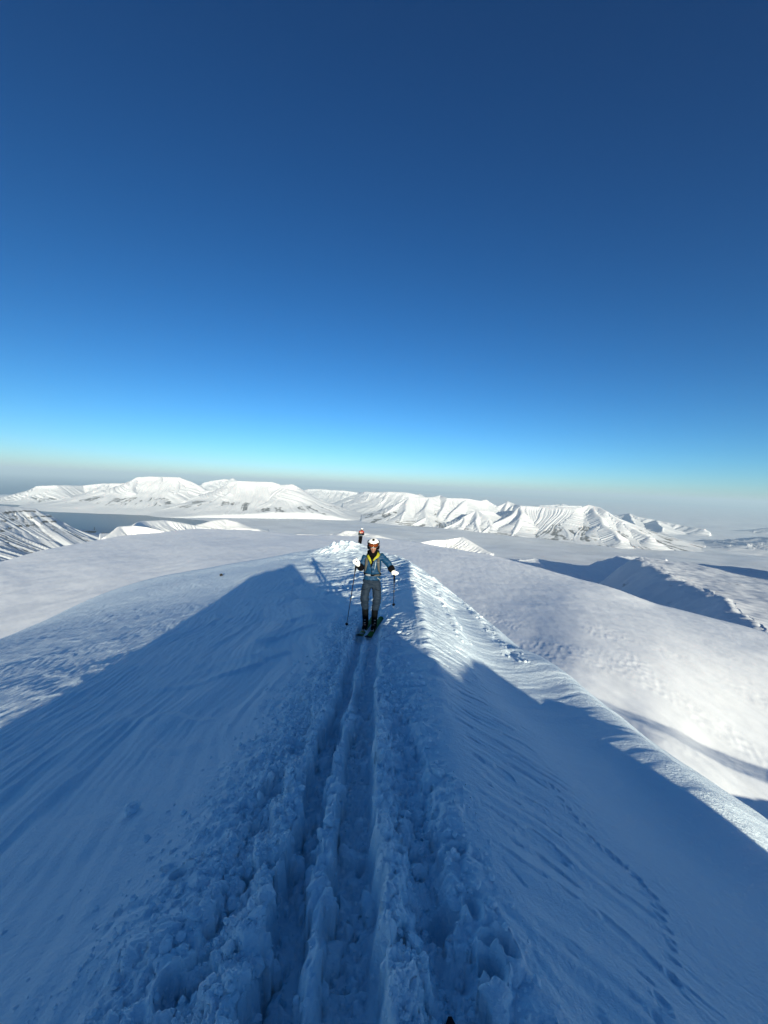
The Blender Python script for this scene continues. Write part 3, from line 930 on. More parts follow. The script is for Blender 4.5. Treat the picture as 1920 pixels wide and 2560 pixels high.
# --- nearer wind-scoured shoulder in front of the bench
SHO = [(1596, 1396, -262), (1645, 1424, -256), (1685, 1442, -252), (1750, 1470, -247), (1816, 1500, -242), (1870, 1545, -238), (1960, 1620, -232),
       (1640, 1398, -264), (1700, 1403, -267), (1800, 1414, -270), (1950, 1432, -272), (2150, 1460, -275), (1760, 1440, -257), (1860, 1470, -251), (1960, 1500, -248), (1960, 1560, -240), (2150, 1540, -248), (2150, 1640, -236)]
lb = [at_z(u, v, z) for (u, v, z) in SHO[:7]]
lbr = np.array([math.hypot(p[0], p[1]) for p in lb][::-1]); lba = np.array([math.atan2(p[0], p[1]) for p in lb][::-1])
fitS = field(SHO)
topS = sorted((az_f(u, v)[0], -z / az_f(u, v)[1]) for (u, v, z) in SHO[7:12])
sR = np.linspace(600, 2200, 340); sS = np.concatenate([np.linspace(-0.11, -0.001, 60), np.linspace(0, 1, 320)])
sA = np.interp(sR, lbr, lba)
sA = sA + 0.016 * fbm(sR / 260, sR * 0 + 2, 2, 640) + 0.0025 * fbm(sR / 70, sR * 0 + 2, 2, 641)
sRR = np.repeat(sR[:, None], len(sS), 1)
sT = np.where(sS[None] >= 0, sA[:, None] + sS[None] * (math.radians(60) - sA[:, None]), sA[:, None] + sS[None])
tl = np.interp(sT, [p[0] for p in topS], [p[1] for p in topS])
Rin = np.minimum(sRR, tl)
sZ = -tps_eval(fitS, np.maximum(sT, sA[:, None]) * 4.0, np.log(Rin)) * Rin
sZ = sZ - np.maximum(sRR - tl, 0) * 0.6 - np.where(sS[None] < 0, 1.3 * (sS[None] * sRR) ** 2 / (-sS[None] * sRR + 45), 0)
sZ = sZ - 45 * sstep(860, 620, sRR)
sX = sRR * np.sin(sT); sY = sRR * np.cos(sT)
edge = np.exp(-np.maximum(sS[None], 0) / 0.10)
gq = sX * 0.8 + sY * 0.6
sZ = sZ + 4 * (sS[None] < 0.02) * fbm(sX / 40, sY / 70, 4, 648) + 5 * fbm(sX / 230, sY / 320, 3, 645) + 2.4 * fbm(sX / 50, sY / 95, 3, 646) + edge * 9 * (0.4 - np.abs(perlin(gq / 46, sX / 400, 647)) * 1.6)
structure(grid_mesh('snow_shoulder', sX, sY, sZ, mountain_mat('shoulder_snow', (0.68, 0.70, 0.74), (0.18, 0.17, 0.17), 0.03), {'rock': np.clip(0.28 * sstep(0.1, .7, fbm(sX / 60, sY / 140, 3, 651)), 0, 1)}))

# --- unseen mountain added right of the view to cast shadow on that bench
sh = [np.array([1960., -150, 235]), np.array([2200., -260, 330]), np.array([2560., -250, 300]), np.array([2850., -100, 90])]
a_ = np.linspace(0, 1, 60)
Tm, Rm = np.meshgrid(np.linspace(math.radians(66), math.radians(150), 160), np.linspace(1200, 4200, 110))
mX = Rm * np.sin(Tm); mY = Rm * np.cos(Tm); mZ = np.full(mX.shape, -1e9)
for p, q in zip(sh[:-1], sh[1:]):
    e = q[:2] - p[:2]; ll = e @ e
    t = np.clip(((mX - p[0]) * e[0] + (mY - p[1]) * e[1]) / ll, 0, 1)
    d = np.hypot(mX - p[0] - t * e[0], mY - p[1] - t * e[1])
    mZ = np.maximum(mZ, p[2] + t * (q[2] - p[2]) - 0.75 * (np.sqrt(d * d + 900) - 30))
mZ = np.maximum(mZ, -880) + 14 * fbm(mX / 200, mY / 200, 3, 621)
structure(grid_mesh('shadow_caster', mX, mY, mZ, mountain_mat('caster_snow', (0.84, 0.85, 0.87), (0.16, 0.15, 0.15), 0.02), {'rock': np.full(mX.shape, 0.2)}))

# ================================================================ the air
HAZE = 1
if HAZE:
    bm = bmesh.new()
    bmesh.ops.create_cube(bm, size=1.0)
    me = bpy.data.meshes.new('haze'); bm.to_mesh(me); bm.free()
    ho = link(bpy.data.objects.new('haze', me))
    ztop = 520.0; zbot = SEA - 30
    ho.scale = (180000, 180000, ztop - zbot); ho.location = (0, 0, (ztop + zbot) / 2)
    ho['kind'] = 'stuff'
    hm = bpy.data.materials.new('haze_air'); hm.use_nodes = True
    t = hm.node_tree
    for n in list(t.nodes):
        if n.type == 'BSDF_PRINCIPLED':
            t.nodes.remove(n)
    pv = t.nodes.new('ShaderNodeVolumePrincipled')
    pv.inputs['Color'].default_value = (0.62, 0.83, 1.0, 1)
    pv.inputs['Density'].default_value = 3.1e-5
    pv.inputs['Anisotropy'].default_value = 0.02
    out = [n for n in t.nodes if n.type == 'OUTPUT_MATERIAL'][0]
    t.links.new(pv.outputs[0], out.inputs['Volume'])
    me.materials.append(hm)
# ================================================================ people and their gear


def flat_mat(name, col, rough=0.7, spec=0.3, metal=0.0, var=0.0, scale=60.0, weave=0.0):
    mt, t, b = new_mat(name)
    b.inputs['Base Color'].default_value = (*col, 1)
    b.inputs['Roughness'].default_value = rough
    b.inputs['Specular IOR Level'].default_value = spec
    b.inputs['Metallic'].default_value = metal
    if var or weave:
        tc = t.nodes.new('ShaderNodeTexCoord')
        n = t.nodes.new('ShaderNodeTexNoise'); n.inputs['Scale'].default_value = scale; n.inputs['Detail'].default_value = 4
        t.links.new(tc.outputs['Object'], n.inputs['Vector'])
        if var:
            mx = t.nodes.new('ShaderNodeMix'); mx.data_type = 'RGBA'
            mx.inputs[6].default_value = (*[c * (1 - var) for c in col], 1)
            mx.inputs[7].default_value = (*[min(1, c * (1 + var)) for c in col], 1)
            t.links.new(n.outputs[0], mx.inputs[0]); t.links.new(mx.outputs[2], b.inputs['Base Color'])
        if weave:
            bp = t.nodes.new('ShaderNodeBump'); bp.inputs['Distance'].default_value = weave
            t.links.new(n.outputs[0], bp.inputs['Height']); t.links.new(bp.outputs[0], b.inputs['Normal'])
    return mt


K = dict(
    skin=flat_mat('skin', (0.27, 0.13, 0.085), 0.55, 0.4, var=0.12, scale=14),
    blue=flat_mat('blue_shell', (0.0005, 0.031, 0.082), 0.6, 0.3, var=0.12, scale=7, weave=0.006),
    grey=flat_mat('grey_trousers', (0.008, 0.017, 0.032), 0.75, 0.2, var=0.15, scale=7, weave=0.006),
    black=flat_mat('black_cloth', (0.003, 0.003, 0.004), 0.9, 0.05, var=0.2, scale=40),
    boot=flat_mat('boot_plastic', (0.001, 0.002, 0.003), 0.7, 0.08),
    white=flat_mat('white_shell', (0.80, 0.79, 0.76), 0.35, 0.45, var=0.03),
    glove=flat_mat('pale_glove', (0.82, 0.80, 0.76), 0.8, 0.2, var=0.05, scale=50),
    lens=flat_mat('amber_lens', (0.26, 0.055, 0.006), 0.12, 0.6),
    dlens=flat_mat('brown_lens', (0.08, 0.02, 0.02), 0.15, 0.6),
    yellow=flat_mat('yellow_lining', (0.27, 0.26, 0.02), 0.7, 0.2, var=0.06),
    strap=flat_mat('grey_webbing', (0.06, 0.06, 0.055), 0.8, 0.2, var=0.1),
    pale=flat_mat('pale_grey', (0.22, 0.23, 0.24), 0.6, 0.3),
    zip=flat_mat('silver_zip', (0.28, 0.36, 0.42), 0.4, 0.4),
    green=flat_mat('green_topsheet', (0.055, 0.17, 0.010), 0.7, 0.15, var=0.25, scale=5),
    edge=flat_mat('ski_edge', (0.02, 0.02, 0.022), 0.4, 0.4),
    alu=flat_mat('binding_metal', (0.45, 0.43, 0.42), 0.4, 0.5, metal=0.6),
    shaft=flat_mat('dark_shaft', (0.014, 0.012, 0.022), 0.35, 0.5),
    red=flat_mat('red_cloth', (0.30, 0.030, 0.022), 0.75, 0.2, var=0.2),
    navy=flat_mat('navy_cloth', (0.016, 0.030, 0.045), 0.75, 0.2, var=0.2),
    tan=flat_mat('tan_glove', (0.45, 0.33, 0.20), 0.8, 0.2),
    pink=flat_mat('pink_glove', (0.55, 0.26, 0.24), 0.8, 0.2),
    dkski=flat_mat('dark_ski', (0.016, 0.008, 0.010), 0.5, 0.3),
)


def vec(p):
    return Vector((float(p[0]), float(p[1]), float(p[2])))


def loft(bm, pts, radii, seg=14):
    pts = [vec(p) for p in pts]
    n = len(pts); rings = []
    for i, p in enumerate(pts):
        tg = (pts[min(i + 1, n - 1)] - pts[max(i - 1, 0)])
        tg = tg.normalized() if tg.length > 1e-9 else Vector((0, 0, 1))
        if i == 0:
            ref = Vector((1, 0, 0)) if abs(tg.x) < 0.8 else Vector((0, 0, 1))
        a = (ref - tg * ref.dot(tg)).normalized(); b = tg.cross(a); ref = a
        r = radii[i]; ra, rb = (r, r) if not isinstance(r, (tuple, list)) else r
        rings.append([bm.verts.new(p + a * (ra * math.cos(2 * PI * k / seg)) + b * (rb * math.sin(2 * PI * k / seg))) for k in range(seg)])
    for i in range(n - 1):
        for k in range(seg):
            bm.faces.new((rings[i][k], rings[i][(k + 1) % seg], rings[i + 1][(k + 1) % seg], rings[i + 1][k]))
    bm.faces.new(rings[0][::-1]); bm.faces.new(rings[-1])


def ball(bm, c, r, seg=16):
    r = r if isinstance(r, (tuple, list)) else (r, r, r)
    mt = Matrix.Translation(vec(c)) @ Matrix.Diagonal((r[0], r[1], r[2], 1))
    bmesh.ops.create_uvsphere(bm, u_segments=seg, v_segments=seg * 3 // 4, radius=1.0, matrix=mt)


def rbox(bm, c, size, rot=None, bev=0.25):
    b2 = bmesh.new()
    bmesh.ops.create_cube(b2, size=1.0)
    bmesh.ops.scale(b2, vec=size, verts=b2.verts)
    if bev:
        bmesh.ops.bevel(b2, geom=b2.edges[:], offset=min(size) * bev, segments=2, affect='EDGES', profile=0.5)
    mt = Matrix.Translation(vec(c)) @ (rot.to_4x4() if rot else Matrix.Identity(4))
    b2.transform(mt)
    me = bpy.data.meshes.new('tmp'); b2.to_mesh(me); b2.free(); bm.from_mesh(me); bpy.data.meshes.remove(me)


def strip(bm, pts, width, thick, normals):
    """flat webbing along points; normals point away from the body"""
    pts = [vec(p) for p in pts]; n = len(pts); rows = []
    for i, p in enumerate(pts):
        tg = (pts[min(i + 1, n - 1)] - pts[max(i - 1, 0)]).normalized()
        nn = vec(normals[i] if isinstance(normals, list) else normals)
        nn = (nn - tg * nn.dot(tg)).normalized(); s = tg.cross(nn)
        w = width[i] if isinstance(width, (list, tuple)) else width
        rows.append([bm.verts.new(p + s * w / 2), bm.verts.new(p - s * w / 2), bm.verts.new(p - s * w / 2 + nn * thick), bm.verts.new(p + s * w / 2 + nn * thick)])
    for a, b in zip(rows[:-1], rows[1:]):
        for k in range(4):
            bm.faces.new((a[k], a[(k + 1) % 4], b[(k + 1) % 4], b[k]))
    bm.faces.new(rows[0][::-1]); bm.faces.new(rows[-1])


def mesh_obj(name, bm, mat, parent=None, voxel=None, smooth=2, wrinkle=0.0, wscale=9.0, seed=0):
    bmesh.ops.recalc_face_normals(bm, faces=bm.faces[:])
    me = bpy.data.meshes.new(name); bm.to_mesh(me); bm.free()
    if voxel:
        tmp = bpy.data.objects.new('tmp', me); COL.objects.link(tmp)
        md = tmp.modifiers.new('r', 'REMESH'); md.mode = 'VOXEL'; md.voxel_size = voxel
        ms = tmp.modifiers.new('s', 'SMOOTH'); ms.iterations = smooth; ms.factor = 0.5
        dg = bpy.context.evaluated_depsgraph_get()
        me2 = bpy.data.meshes.new_from_object(tmp.evaluated_get(dg))
        bpy.data.objects.remove(tmp); bpy.data.meshes.remove(me)
        me = me2; me.name = name
    if wrinkle:
        n = len(me.vertices)
        co = np.zeros(n * 3, np.float32); no = np.zeros(n * 3, np.float32)
        me.vertices.foreach_get('co', co); me.vertices.foreach_get('normal', no)
        co = co.reshape(-1, 3); no = no.reshape(-1, 3)
        w = perlin(co[:, 0] * wscale * .8 + co[:, 1] * wscale, co[:, 2] * wscale * 1.7, 700 + seed) + 0.6 * (0.5 - 2 * np.abs(perlin(co[:, 0] * wscale * 1.3 - co[:, 1] * wscale, co[:, 2] * wscale * 2.6 + co[:, 0] * 6, 710 + seed)))
        co = co + no * (w[:, None] * wrinkle)
        me.vertices.foreach_set('co', co.astype(np.float32).ravel())
    me.polygons.foreach_set('use_smooth', np.ones(len(me.polygons), dtype=bool))
    me.materials.clear(); me.materials.append(mat); me.update()
    return link(bpy.data.objects.new(name, me), parent)


def root(name, loc):
    o = bpy.data.objects.new(name, None); o.empty_display_size = 0.1
    o.location = vec(loc)
    return link(o)


def lerp(a, b, t):
    return np.asarray(a, float) * (1 - t) + np.asarray(b, float) * t


def hand(bm, wrist, knuck, palm_n, grip_dir, s=1.0):
    """palm with four curled fingers and a thumb closing round a shaft that runs along grip_dir"""
    w = vec(wrist); k = vec(knuck); f = (k - w).normalized(); g = vec(grip_dir).normalized()
    g = (g - f * g.dot(f)).normalized(); pn = f.cross(g)
    if pn.dot(vec(palm_n)) < 0:
        pn = -pn
    loft(bm, [w, lerp(w, k, .35), lerp(w, k, .75), k], [(.030 * s, .026 * s), (.040 * s, .030 * s), (.046 * s, .030 * s), (.042 * s, .026 * s)], 12)
    for i, (o, L) in enumerate(((-.036, .90), (-.012, 1.0), (.012, .96), (.034, .78))):
        b = k + g * (o * s)
        p1 = b + f * (.026 * s * L) + pn * (.012 * s)
        p2 = p1 + f * (.008 * s) + pn * (.034 * s * L)
        p3 = p2 - f * (.030 * s * L) + pn * (.010 * s)
        loft(bm, [b - f * .012 * s, p1, p2, p3], [.0135 * s, .0135 * s, .0125 * s, .010 * s], 8)
    t0 = lerp(w, k, .35); t0 = vec(t0) - g * (.036 * s)
    t1 = t0 + f * (.030 * s) + pn * (.022 * s) - g * (.006 * s); t2 = t1 + f * (.026 * s) + pn * (.020 * s) + g * (.012 * s)
    loft(bm, [t0, t1, t2], [.016 * s, .0145 * s, .011 * s], 8)


def head_shape(bm, c, s=1.0, nod=0.0):
    """skull, jaw, nose, brow, lips and ears; faces -y, nods forward by nod radians"""
    b2 = bmesh.new()
    ball(b2, (0, 0.012, 0.035), (.074, .094, .098), 20)
    loft(b2, [(0, -.018, .02), (0, -.030, -.045), (0, -.045, -.095)], [(.064, .070), (.056, .058), (.028, .030)], 16)
    ball(b2, (0, -.060, -.088), (.026, .022, .020), 10)
    loft(b2, [(0, -.083, .030), (0, -.098, .000), (0, -.108, -.020)], [.009, .012, .015], 8)
    ball(b2, (.013, -.094, -.022), .009, 8); ball(b2, (-.013, -.094, -.022), .009, 8)
    loft(b2, [(-.040, -.073, .042), (0, -.086, .046), (.040, -.073, .042)], [.010, .011, .010], 8)
    ball(b2, (.038, -.070, -.008), (.020, .016, .016), 10); ball(b2, (-.038, -.070, -.008), (.020, .016, .016), 10)
    loft(b2, [(-.022, -.080, -.052), (0, -.089, -.049), (.022, -.080, -.052)], [.005, .007, .005], 8)
    loft(b2, [(-.019, -.078, -.062), (0, -.087, -.062), (.019, -.078, -.062)], [.005, .0075, .005], 8)
    ball(b2, (.076, .012, .005), (.010, .022, .032), 10); ball(b2, (-.076, .012, .005), (.010, .022, .032), 10)
    b2.transform(Matrix.Translation(vec(c)) @ Matrix.Rotation(nod, 4, 'X') @ Matrix.Scale(s, 4))
    me = bpy.data.meshes.new('tmp'); b2.to_mesh(me); b2.free(); bm.from_mesh(me); bpy.data.meshes.remove(me)


def person(J, pal, origin, label, near=True):
    """J: joints in metres relative to origin (x to the picture's right, y away from the camera, z up)"""
    R = root('person', origin)
    tag(R, label, 'person')
    g = lambda k: np.asarray(J[k], float)
    hc = g('head'); nod = J.get('nod', 0.0)
    Hm = Matrix.Translation(vec(hc)) @ Matrix.Rotation(nod, 4, 'X')
    V = 0.010 if near else 0.016

    def H(x, y, z):
        return np.array(Hm @ Vector((x, y, z)))
    # --- the body: one continuous figure under the clothes
    bm = bmesh.new()
    head_shape(bm, hc, 1.0, nod)
    loft(bm, [H(0, .03, -.04), g('neck'), lerp(g('neck'), g('chest'), .3)], [.052, .056, .07], 14)
    loft(bm, [lerp(g('neck'), g('chest'), .25), g('chest'), g('waist'), g('pelvis')], [(.14, .08), (.15, .10), (.13, .09), (.15, .10)], 18)
    for s in 'RL':
        loft(bm, [lerp(g('chest'), g('sh' + s), .5) + np.array([0, 0, .03]), g('sh' + s), lerp(g('sh' + s), g('el' + s), .5), g('el' + s), lerp(g('el' + s), g('wr' + s), .4), g('wr' + s), g('kn' + s)], [.055, .044, .038, .032, .030, .024, .022], 12)
        loft(bm, [lerp(g('pelvis'), g('hip' + s), .6), g('hip' + s), lerp(g('hip' + s), g('knee' + s), .5), g('knee' + s), lerp(g('knee' + s), g('ank' + s), .35), g('ank' + s), g('toe' + s)], [.080, .072, .058, .044, .036, .028, .024], 12)
    mesh_obj('body', bm, K['skin'], R, voxel=0.007 if near else V, smooth=1)
    # --- jacket
    bm = bmesh.new()
    hem = g('hem')
    up = lerp(g('neck'), g('chest'), .18)
    loft(bm, [up + np.array([0, 0, .015]), lerp(g('neck'), g('chest'), .45), g('chest'), lerp(g('chest'), g('waist'), .6), g('waist'), hem], [(.10, .08), (.165, .115), (.185, .14), (.178, .135), (.165, .128), (.178, .138)], 26)
    for s in 'RL':
        sh, el, cu = g('sh' + s), g('el' + s), g('cuff' + s)
        loft(bm, [lerp(g('chest'), sh, .15) + np.array([0, 0, .06]), sh + np.array([0, 0, .008]), lerp(sh, el, .5), el, lerp(el, cu, .5), cu], [.085, .082, .074, .066, .062, .056], 16)
    jk = mesh_obj('jacket', bm, K[pal['jacket']], R, voxel=V, smooth=3, wrinkle=0.011, wscale=8.0, seed=1)
    if pal.get('sleeve'):
        for s in 'RL':
            bm = bmesh.new(); sh, el, cu = g('sh' + s), g('el' + s), g('cuff' + s)
            loft(bm, [lerp(sh, el, .25), lerp(sh, el, .6), el, cu], [.088, .082, .075, .064], 14)
            mesh_obj('sleeve', bm, K[pal['sleeve']], jk, voxel=V, smooth=2)
    if pal.get('lower'):
        bm = bmesh.new()
        loft(bm, [lerp(g('chest'), g('waist'), .15), lerp(g('chest'), g('waist'), .6), g('waist'), hem], [(.192, .146), (.188, .142), (.178, .138), (.186, .144)], 24)
        mesh_obj('jacket_panel', bm, K[pal['lower']], jk, voxel=V, smooth=2)
    # --- trousers
    bm = bmesh.new()
    loft(bm, [lerp(hem, g('pelvis'), -.35), g('pelvis'), lerp(g('hipR'), g('hipL'), .5) + np.array([0, 0, -.055])], [(.158, .118), (.178, .128), (.12, .105)], 24)
    for s in 'RL':
        hp, kn, cf = g('hip' + s), g('knee' + s), g('tcuff' + s)
        loft(bm, [hp + np.array([0, 0, .04]), lerp(hp, kn, .35), lerp(hp, kn, .75), kn, lerp(kn, cf, .3), lerp(kn, cf, .7), cf], [.092, .096, .086, .086, .086, .078, .076], 16)
    tr = mesh_obj('trousers', bm, K[pal['trousers']], R, voxel=V, smooth=3, wrinkle=0.012, wscale=7.0, seed=4)
    if near:
        for s in 'RL':
            hp, kn = g('hip' + s), g('knee' + s)
            c = lerp(hp, kn, .30); sx = -1 if s == 'R' else 1
            bm = bmesh.new()
            strip(bm, [c + np.array([-.050 + .02 * sx, -.088, .006 + .012 * sx]), c + np.array([.02 * sx, -.109, -.004]), c + np.array([.045 + .02 * sx, -.092, .006 - .012 * sx])], .010, .004, (0, -1, .1))
            mesh_obj('pocket_flap', bm, K['black'], tr)
    # --- boots with gaiter, shell, sole and buckles
    for s in 'RL':
        an, to, cf = g('ank' + s), g('toe' + s), g('tcuff' + s)
        bm = bmesh.new()
        loft(bm, [cf + np.array([0, 0, .05]), cf, lerp(cf, an, .5), an + np.array([0, .01, .05])], [.068, .070, .066, .062], 16)
        fw = (to - an) * np.array([1, 1, 0]); fw = fw / (np.linalg.norm(fw) + 1e-9)
        so = np.array([an[0], an[1], to[2]])
        loft(bm, [so - fw * .085 + np.array([0, 0, .045]), so + np.array([0, 0, .055]), so + fw * .10 + np.array([0, 0, .045]), so + fw * .20 + np.array([0, 0, .034])], [(.046, .050), (.056, .062), (.054, .050), (.040, .034)], 14)
        loft(bm, [an + np.array([0, .02, .08]), an, so + np.array([0, .0, .05])], [.064, .062, .058], 14)
        bt = mesh_obj('boot', bm, K['boot'], R, voxel=V * .9, smooth=2)
        if near:
            for k, (h, rr) in enumerate(((.075, .066), (.135, .068), (.20, .071))):
                bm = bmesh.new()
                c = an + np.array([0, -.004, h - .06])
                rbox(bm, c + np.array([.012 * (1 if s == 'L' else -1), -rr + .004, 0]), (.036, .012, .012), Matrix.Rotation(0.2, 3, 'Z'))
                mesh_obj('buckle', bm, K['alu'], bt)
    # --- gloves with cuffs
    for s in 'RL':
        bm = bmesh.new()
        hand(bm, g('wr' + s), g('kn' + s), J['palm' + s], J['grip' + s], J.get('hs', 1.15))
        gl = mesh_obj('glove', bm, K[pal['glove' + s]], R, voxel=0.006 if near else 0.010, smooth=1)
        bm = bmesh.new()
        el, cu, wr = g('el' + s), g('cuff' + s), g('wr' + s)
        loft(bm, [lerp(cu, wr, -1.1), lerp(cu, wr, -.3), lerp(cu, wr, .5), lerp(cu, wr, 1.15)], [.064, .074, .068, .050], 16)
        mesh_obj('glove_cuff', bm, K['black'], gl, voxel=V, smooth=1, wrinkle=0.006, wscale=14)
    # --- balaclava / hood edge round the face
    bm = bmesh.new()
    ball(bm, H(0, .042, -.002), (.092, .092, .108), 18)
    loft(bm, [H(0, .045, -.05), H(0, .040, -.115), g('neck') + np.array([0, .0, .01])], [(.088, .080), (.080, .072), (.096, .082)], 18)
    mesh_obj('balaclava', bm, K[pal['hood']], R, voxel=V, smooth=2)
    # --- helmet
    b2 = bmesh.new()
    bmesh.ops.create_uvsphere(b2, u_segments=28, v_segments=20, radius=1.0)
    bmesh.ops.delete(b2, geom=[v for v in b2.verts if v.co.z < -.42 - .20 * max(0, v.co.y)], context='VERTS')
    for v in b2.verts:
        if v.co.y < -.5 and v.co.z < 0.1:
            v.co.y -= .07 * (0.1 - v.co.z)
    b2.transform(Hm @ Matrix.Translation((0, .008, .068)) @ Matrix.Diagonal((.116, .140, .112, 1)))
    bmesh.ops.solidify(b2, geom=b2.faces[:], thickness=0.012)
    he = mesh_obj('helmet', b2, K['white'], R)
    if near:
        for sx in (-1, 1):
            bm = bmesh.new()
            ball(bm, H(.098 * sx, .022, -.005), (.030, .050, .062), 14)
            mesh_obj('ear_pad', bm, K['black'], he)
            for (x, z, a) in ((.030, .150, .5), (.058, .135, .7), (.083, .110, .9)):
                yy = -.140 * math.sqrt(max(0, 1 - (x / .116) ** 2 - ((z - .062) / .112) ** 2)) + .008
                bm = bmesh.new()
                p = H(x * sx, yy - .002, z)
                nrm = vec((x * sx / .116 ** 2, (yy - .008) / .140 ** 2, (z - .062) / .112 ** 2)).normalized()
                q = nrm.to_track_quat('Z', 'Y').to_matrix() @ Matrix.Rotation(a * sx, 3, 'Z')
                rbox(bm, p, (.011, .036, .006), q, .3)
                mesh_obj('vent', bm, K['black'], he)
        bm = bmesh.new(); rbox(bm, H(0, -.045, .172), (.046, .055, .022), Matrix.Rotation(nod + .28, 3, 'X'), .2)
        mesh_obj('camera_mount', bm, K['black'], he)
    # --- goggles pushed up on the helmet
    gz = J.get('gog', 0.038)
    b2 = bmesh.new(); rows = []
    for i in range(17):
        a = -1.02 + 2.04 * i / 16
        top = .042 - .008 * abs(a); bot = -.036 + .017 * math.exp(-(a / .22) ** 2) + .004 * abs(a)
        rows.append([b2.verts.new((math.sin(a) * .112, -math.cos(a) * (.150 + .006 * (1 - abs(t))) + .004, gz + (top if t > 0 else -bot * -1 if t < 0 else (top + bot) / 2))) for t in (1, 0, -1)])
    for a, b in zip(rows[:-1], rows[1:]):
        for k in range(2):
            b2.faces.new((a[k], a[k + 1], b[k + 1], b[k]))
    b2.transform(Hm)
    lens_me = b2.copy()
    bmesh.ops.solidify(b2, geom=b2.faces[:], thickness=0.012)
    cen = vec(H(0, -.02, gz))
    for v in b2.verts:
        v.co = cen + (v.co - cen) * 1.0
    frame = bmesh.new()
    for edge_i in (0, 2):
        pts = [Hm @ Vector((math.sin(a) * .113, -math.cos(a) * .154 + .004, gz + ((.044 - .008 * abs(a)) if edge_i == 0 else (-.038 + .017 * math.exp(-(a / .22) ** 2) + .004 * abs(a))))) for a in np.linspace(-1.06, 1.06, 17)]
        loft(frame, pts, [.0065] * 17, 8)
    for sgn in (-1, 1):
        a = 1.05 * sgn
        loft(frame, [Hm @ Vector((math.sin(a) * .113, -math.cos(a) * .154 + .004, gz + z)) for z in (-.03, 0, .03)], [.009] * 3, 8)
    gg = mesh_obj('goggles', frame, K['black' if not near else 'boot'], R)
    b2.free()
    bmesh.ops.solidify(lens_me, geom=lens_me.faces[:], thickness=0.004)
    mesh_obj('lens', lens_me, K[pal['lens']], gg)
    bm = bmesh.new()
    strip(bm, [Hm @ Vector((math.sin(a) * .121, -math.cos(a) * .146 + .008, gz + .004)) for a in np.linspace(1.0, 2 * PI - 1.0, 20)], .030, .003, [Hm.to_3x3() @ Vector((math.sin(a), -math.cos(a), 0)) for a in np.linspace(1.0, 2 * PI - 1.0, 20)])
    mesh_obj('goggle_strap', bm, K['black'], gg)
    # --- backpack, its shoulder straps and hip belt
    bm = bmesh.new()
    c = lerp(g('chest'), g('waist'), .35) + np.array([0, .215, .02])
    rbox(bm, c, (.29, .19, .50), Matrix.Rotation(-.06, 3, 'X'), .3)
    rbox(bm, c + np.array([0, .02, .25]), (.26, .17, .10), None, .35)
    bp = mesh_obj('backpack', bm, K['black'], R, voxel=.014, smooth=2, wrinkle=.004)
    ch = g('chest'); wa = g('waist')
    for sx in (-1, 1):
        bm = bmesh.new()
        x = .118 * sx
        strip(bm, [ch + np.array([x * .92, .09, .150]), ch + np.array([x * .95, .0, .158]), ch + np.array([x, -.085, .108]), ch + np.array([x * 1.04, -.136, .0]), ch + np.array([x * 1.14, -.130, -.10]), ch + np.array([x * 1.42, -.05, -.19])],
              [.05, .05, .052, .050, .036, .026], .010, [(0, 0, 1), (0, -.4, 1), (0, -1, .6), (0, -1, 0), (sx * .5, -1, 0), (sx * 1.2, -.6, 0)])
        mesh_obj('shoulder_strap', bm, K['strap'], bp)
    bm = bmesh.new()
    aa = np.linspace(-PI / 2 - 1.75, -PI / 2 + 1.75, 22)
    strip(bm, [wa + np.array([math.cos(a) * .176, math.sin(a) * .140, .004 + (.012 * abs(math.sin(a * 2)))]) for a in aa], .030, .008, [(math.cos(a), math.sin(a), 0) for a in aa])
    hb = mesh_obj('hip_belt', bm, K['black' if near else 'pale'], bp)
    if near:
        for (a0, a1, m_) in ((-PI / 2 - .85, -PI / 2 - .18, 'pale'), (-PI / 2 + .22, -PI / 2 + .95, 'strap')):
            bm = bmesh.new(); ab = np.linspace(a0, a1, 7)
            strip(bm, [wa + np.array([math.cos(a) * .186, math.sin(a) * .150, .006]) for a in ab], [.014, .026, .034, .038, .038, .036, .030], .012, [(math.cos(a), math.sin(a), 0) for a in ab])
            mesh_obj('belt_wing', bm, K[m_], hb)
        bm = bmesh.new(); rbox(bm, wa + np.array([.008, -.152, .006]), (.045, .016, .032), None, .25)
        mesh_obj('buckle', bm, K['black'], hb)
        bm = bmesh.new(); strip(bm, [wa + np.array([.10, -.135, -.04]), wa + np.array([.135, -.118, -.066]), wa + np.array([.165, -.09, -.088])], .014, .008, (.5, -1, 0))
        mesh_obj('webbing_tail', bm, K['pale'], hb)
        # collar with its yellow lining folded open, front zip, chest pocket zip and small chest mark
        nk = g('neck')
        bm = bmesh.new()
        strip(bm, [nk + np.array([-.105, -.005, .030]), nk + np.array([-.092, -.075, .020]), nk + np.array([-.060, -.118, -.025]), nk + np.array([-.028, -.140, -.085]), nk + np.array([-.022, -.152, -.135])], [.03, .045, .050, .036, .018], .010, [(-.7, -.3, .8), (-.5, -.8, .6), (-.3, -1, .3), (-.1, -1, 0), (0, -1, 0)])
        mesh_obj('collar', bm, K['yellow'], jk)
        bm = bmesh.new()
        strip(bm, [nk + np.array([.118, .035, .080]), nk + np.array([.122, -.035, .060]), nk + np.array([.098, -.095, .015]), nk + np.array([.050, -.128, -.020]), nk + np.array([.018, -.142, -.060])], [.075, .075, .055, .035, .022], .012, [(.8, 0, .7), (.7, -.5, .6), (.4, -1, .4), (.2, -1, .2), (0, -1, 0)])
        mesh_obj('collar', bm, K['yellow'], jk)
        bm = bmesh.new()
        bmv = [nk + np.array(p) for p in ((-.030, -.122, -.030), (.040, -.124, -.038), (-.014, -.158, -.165), (.018, -.150, -.10))]
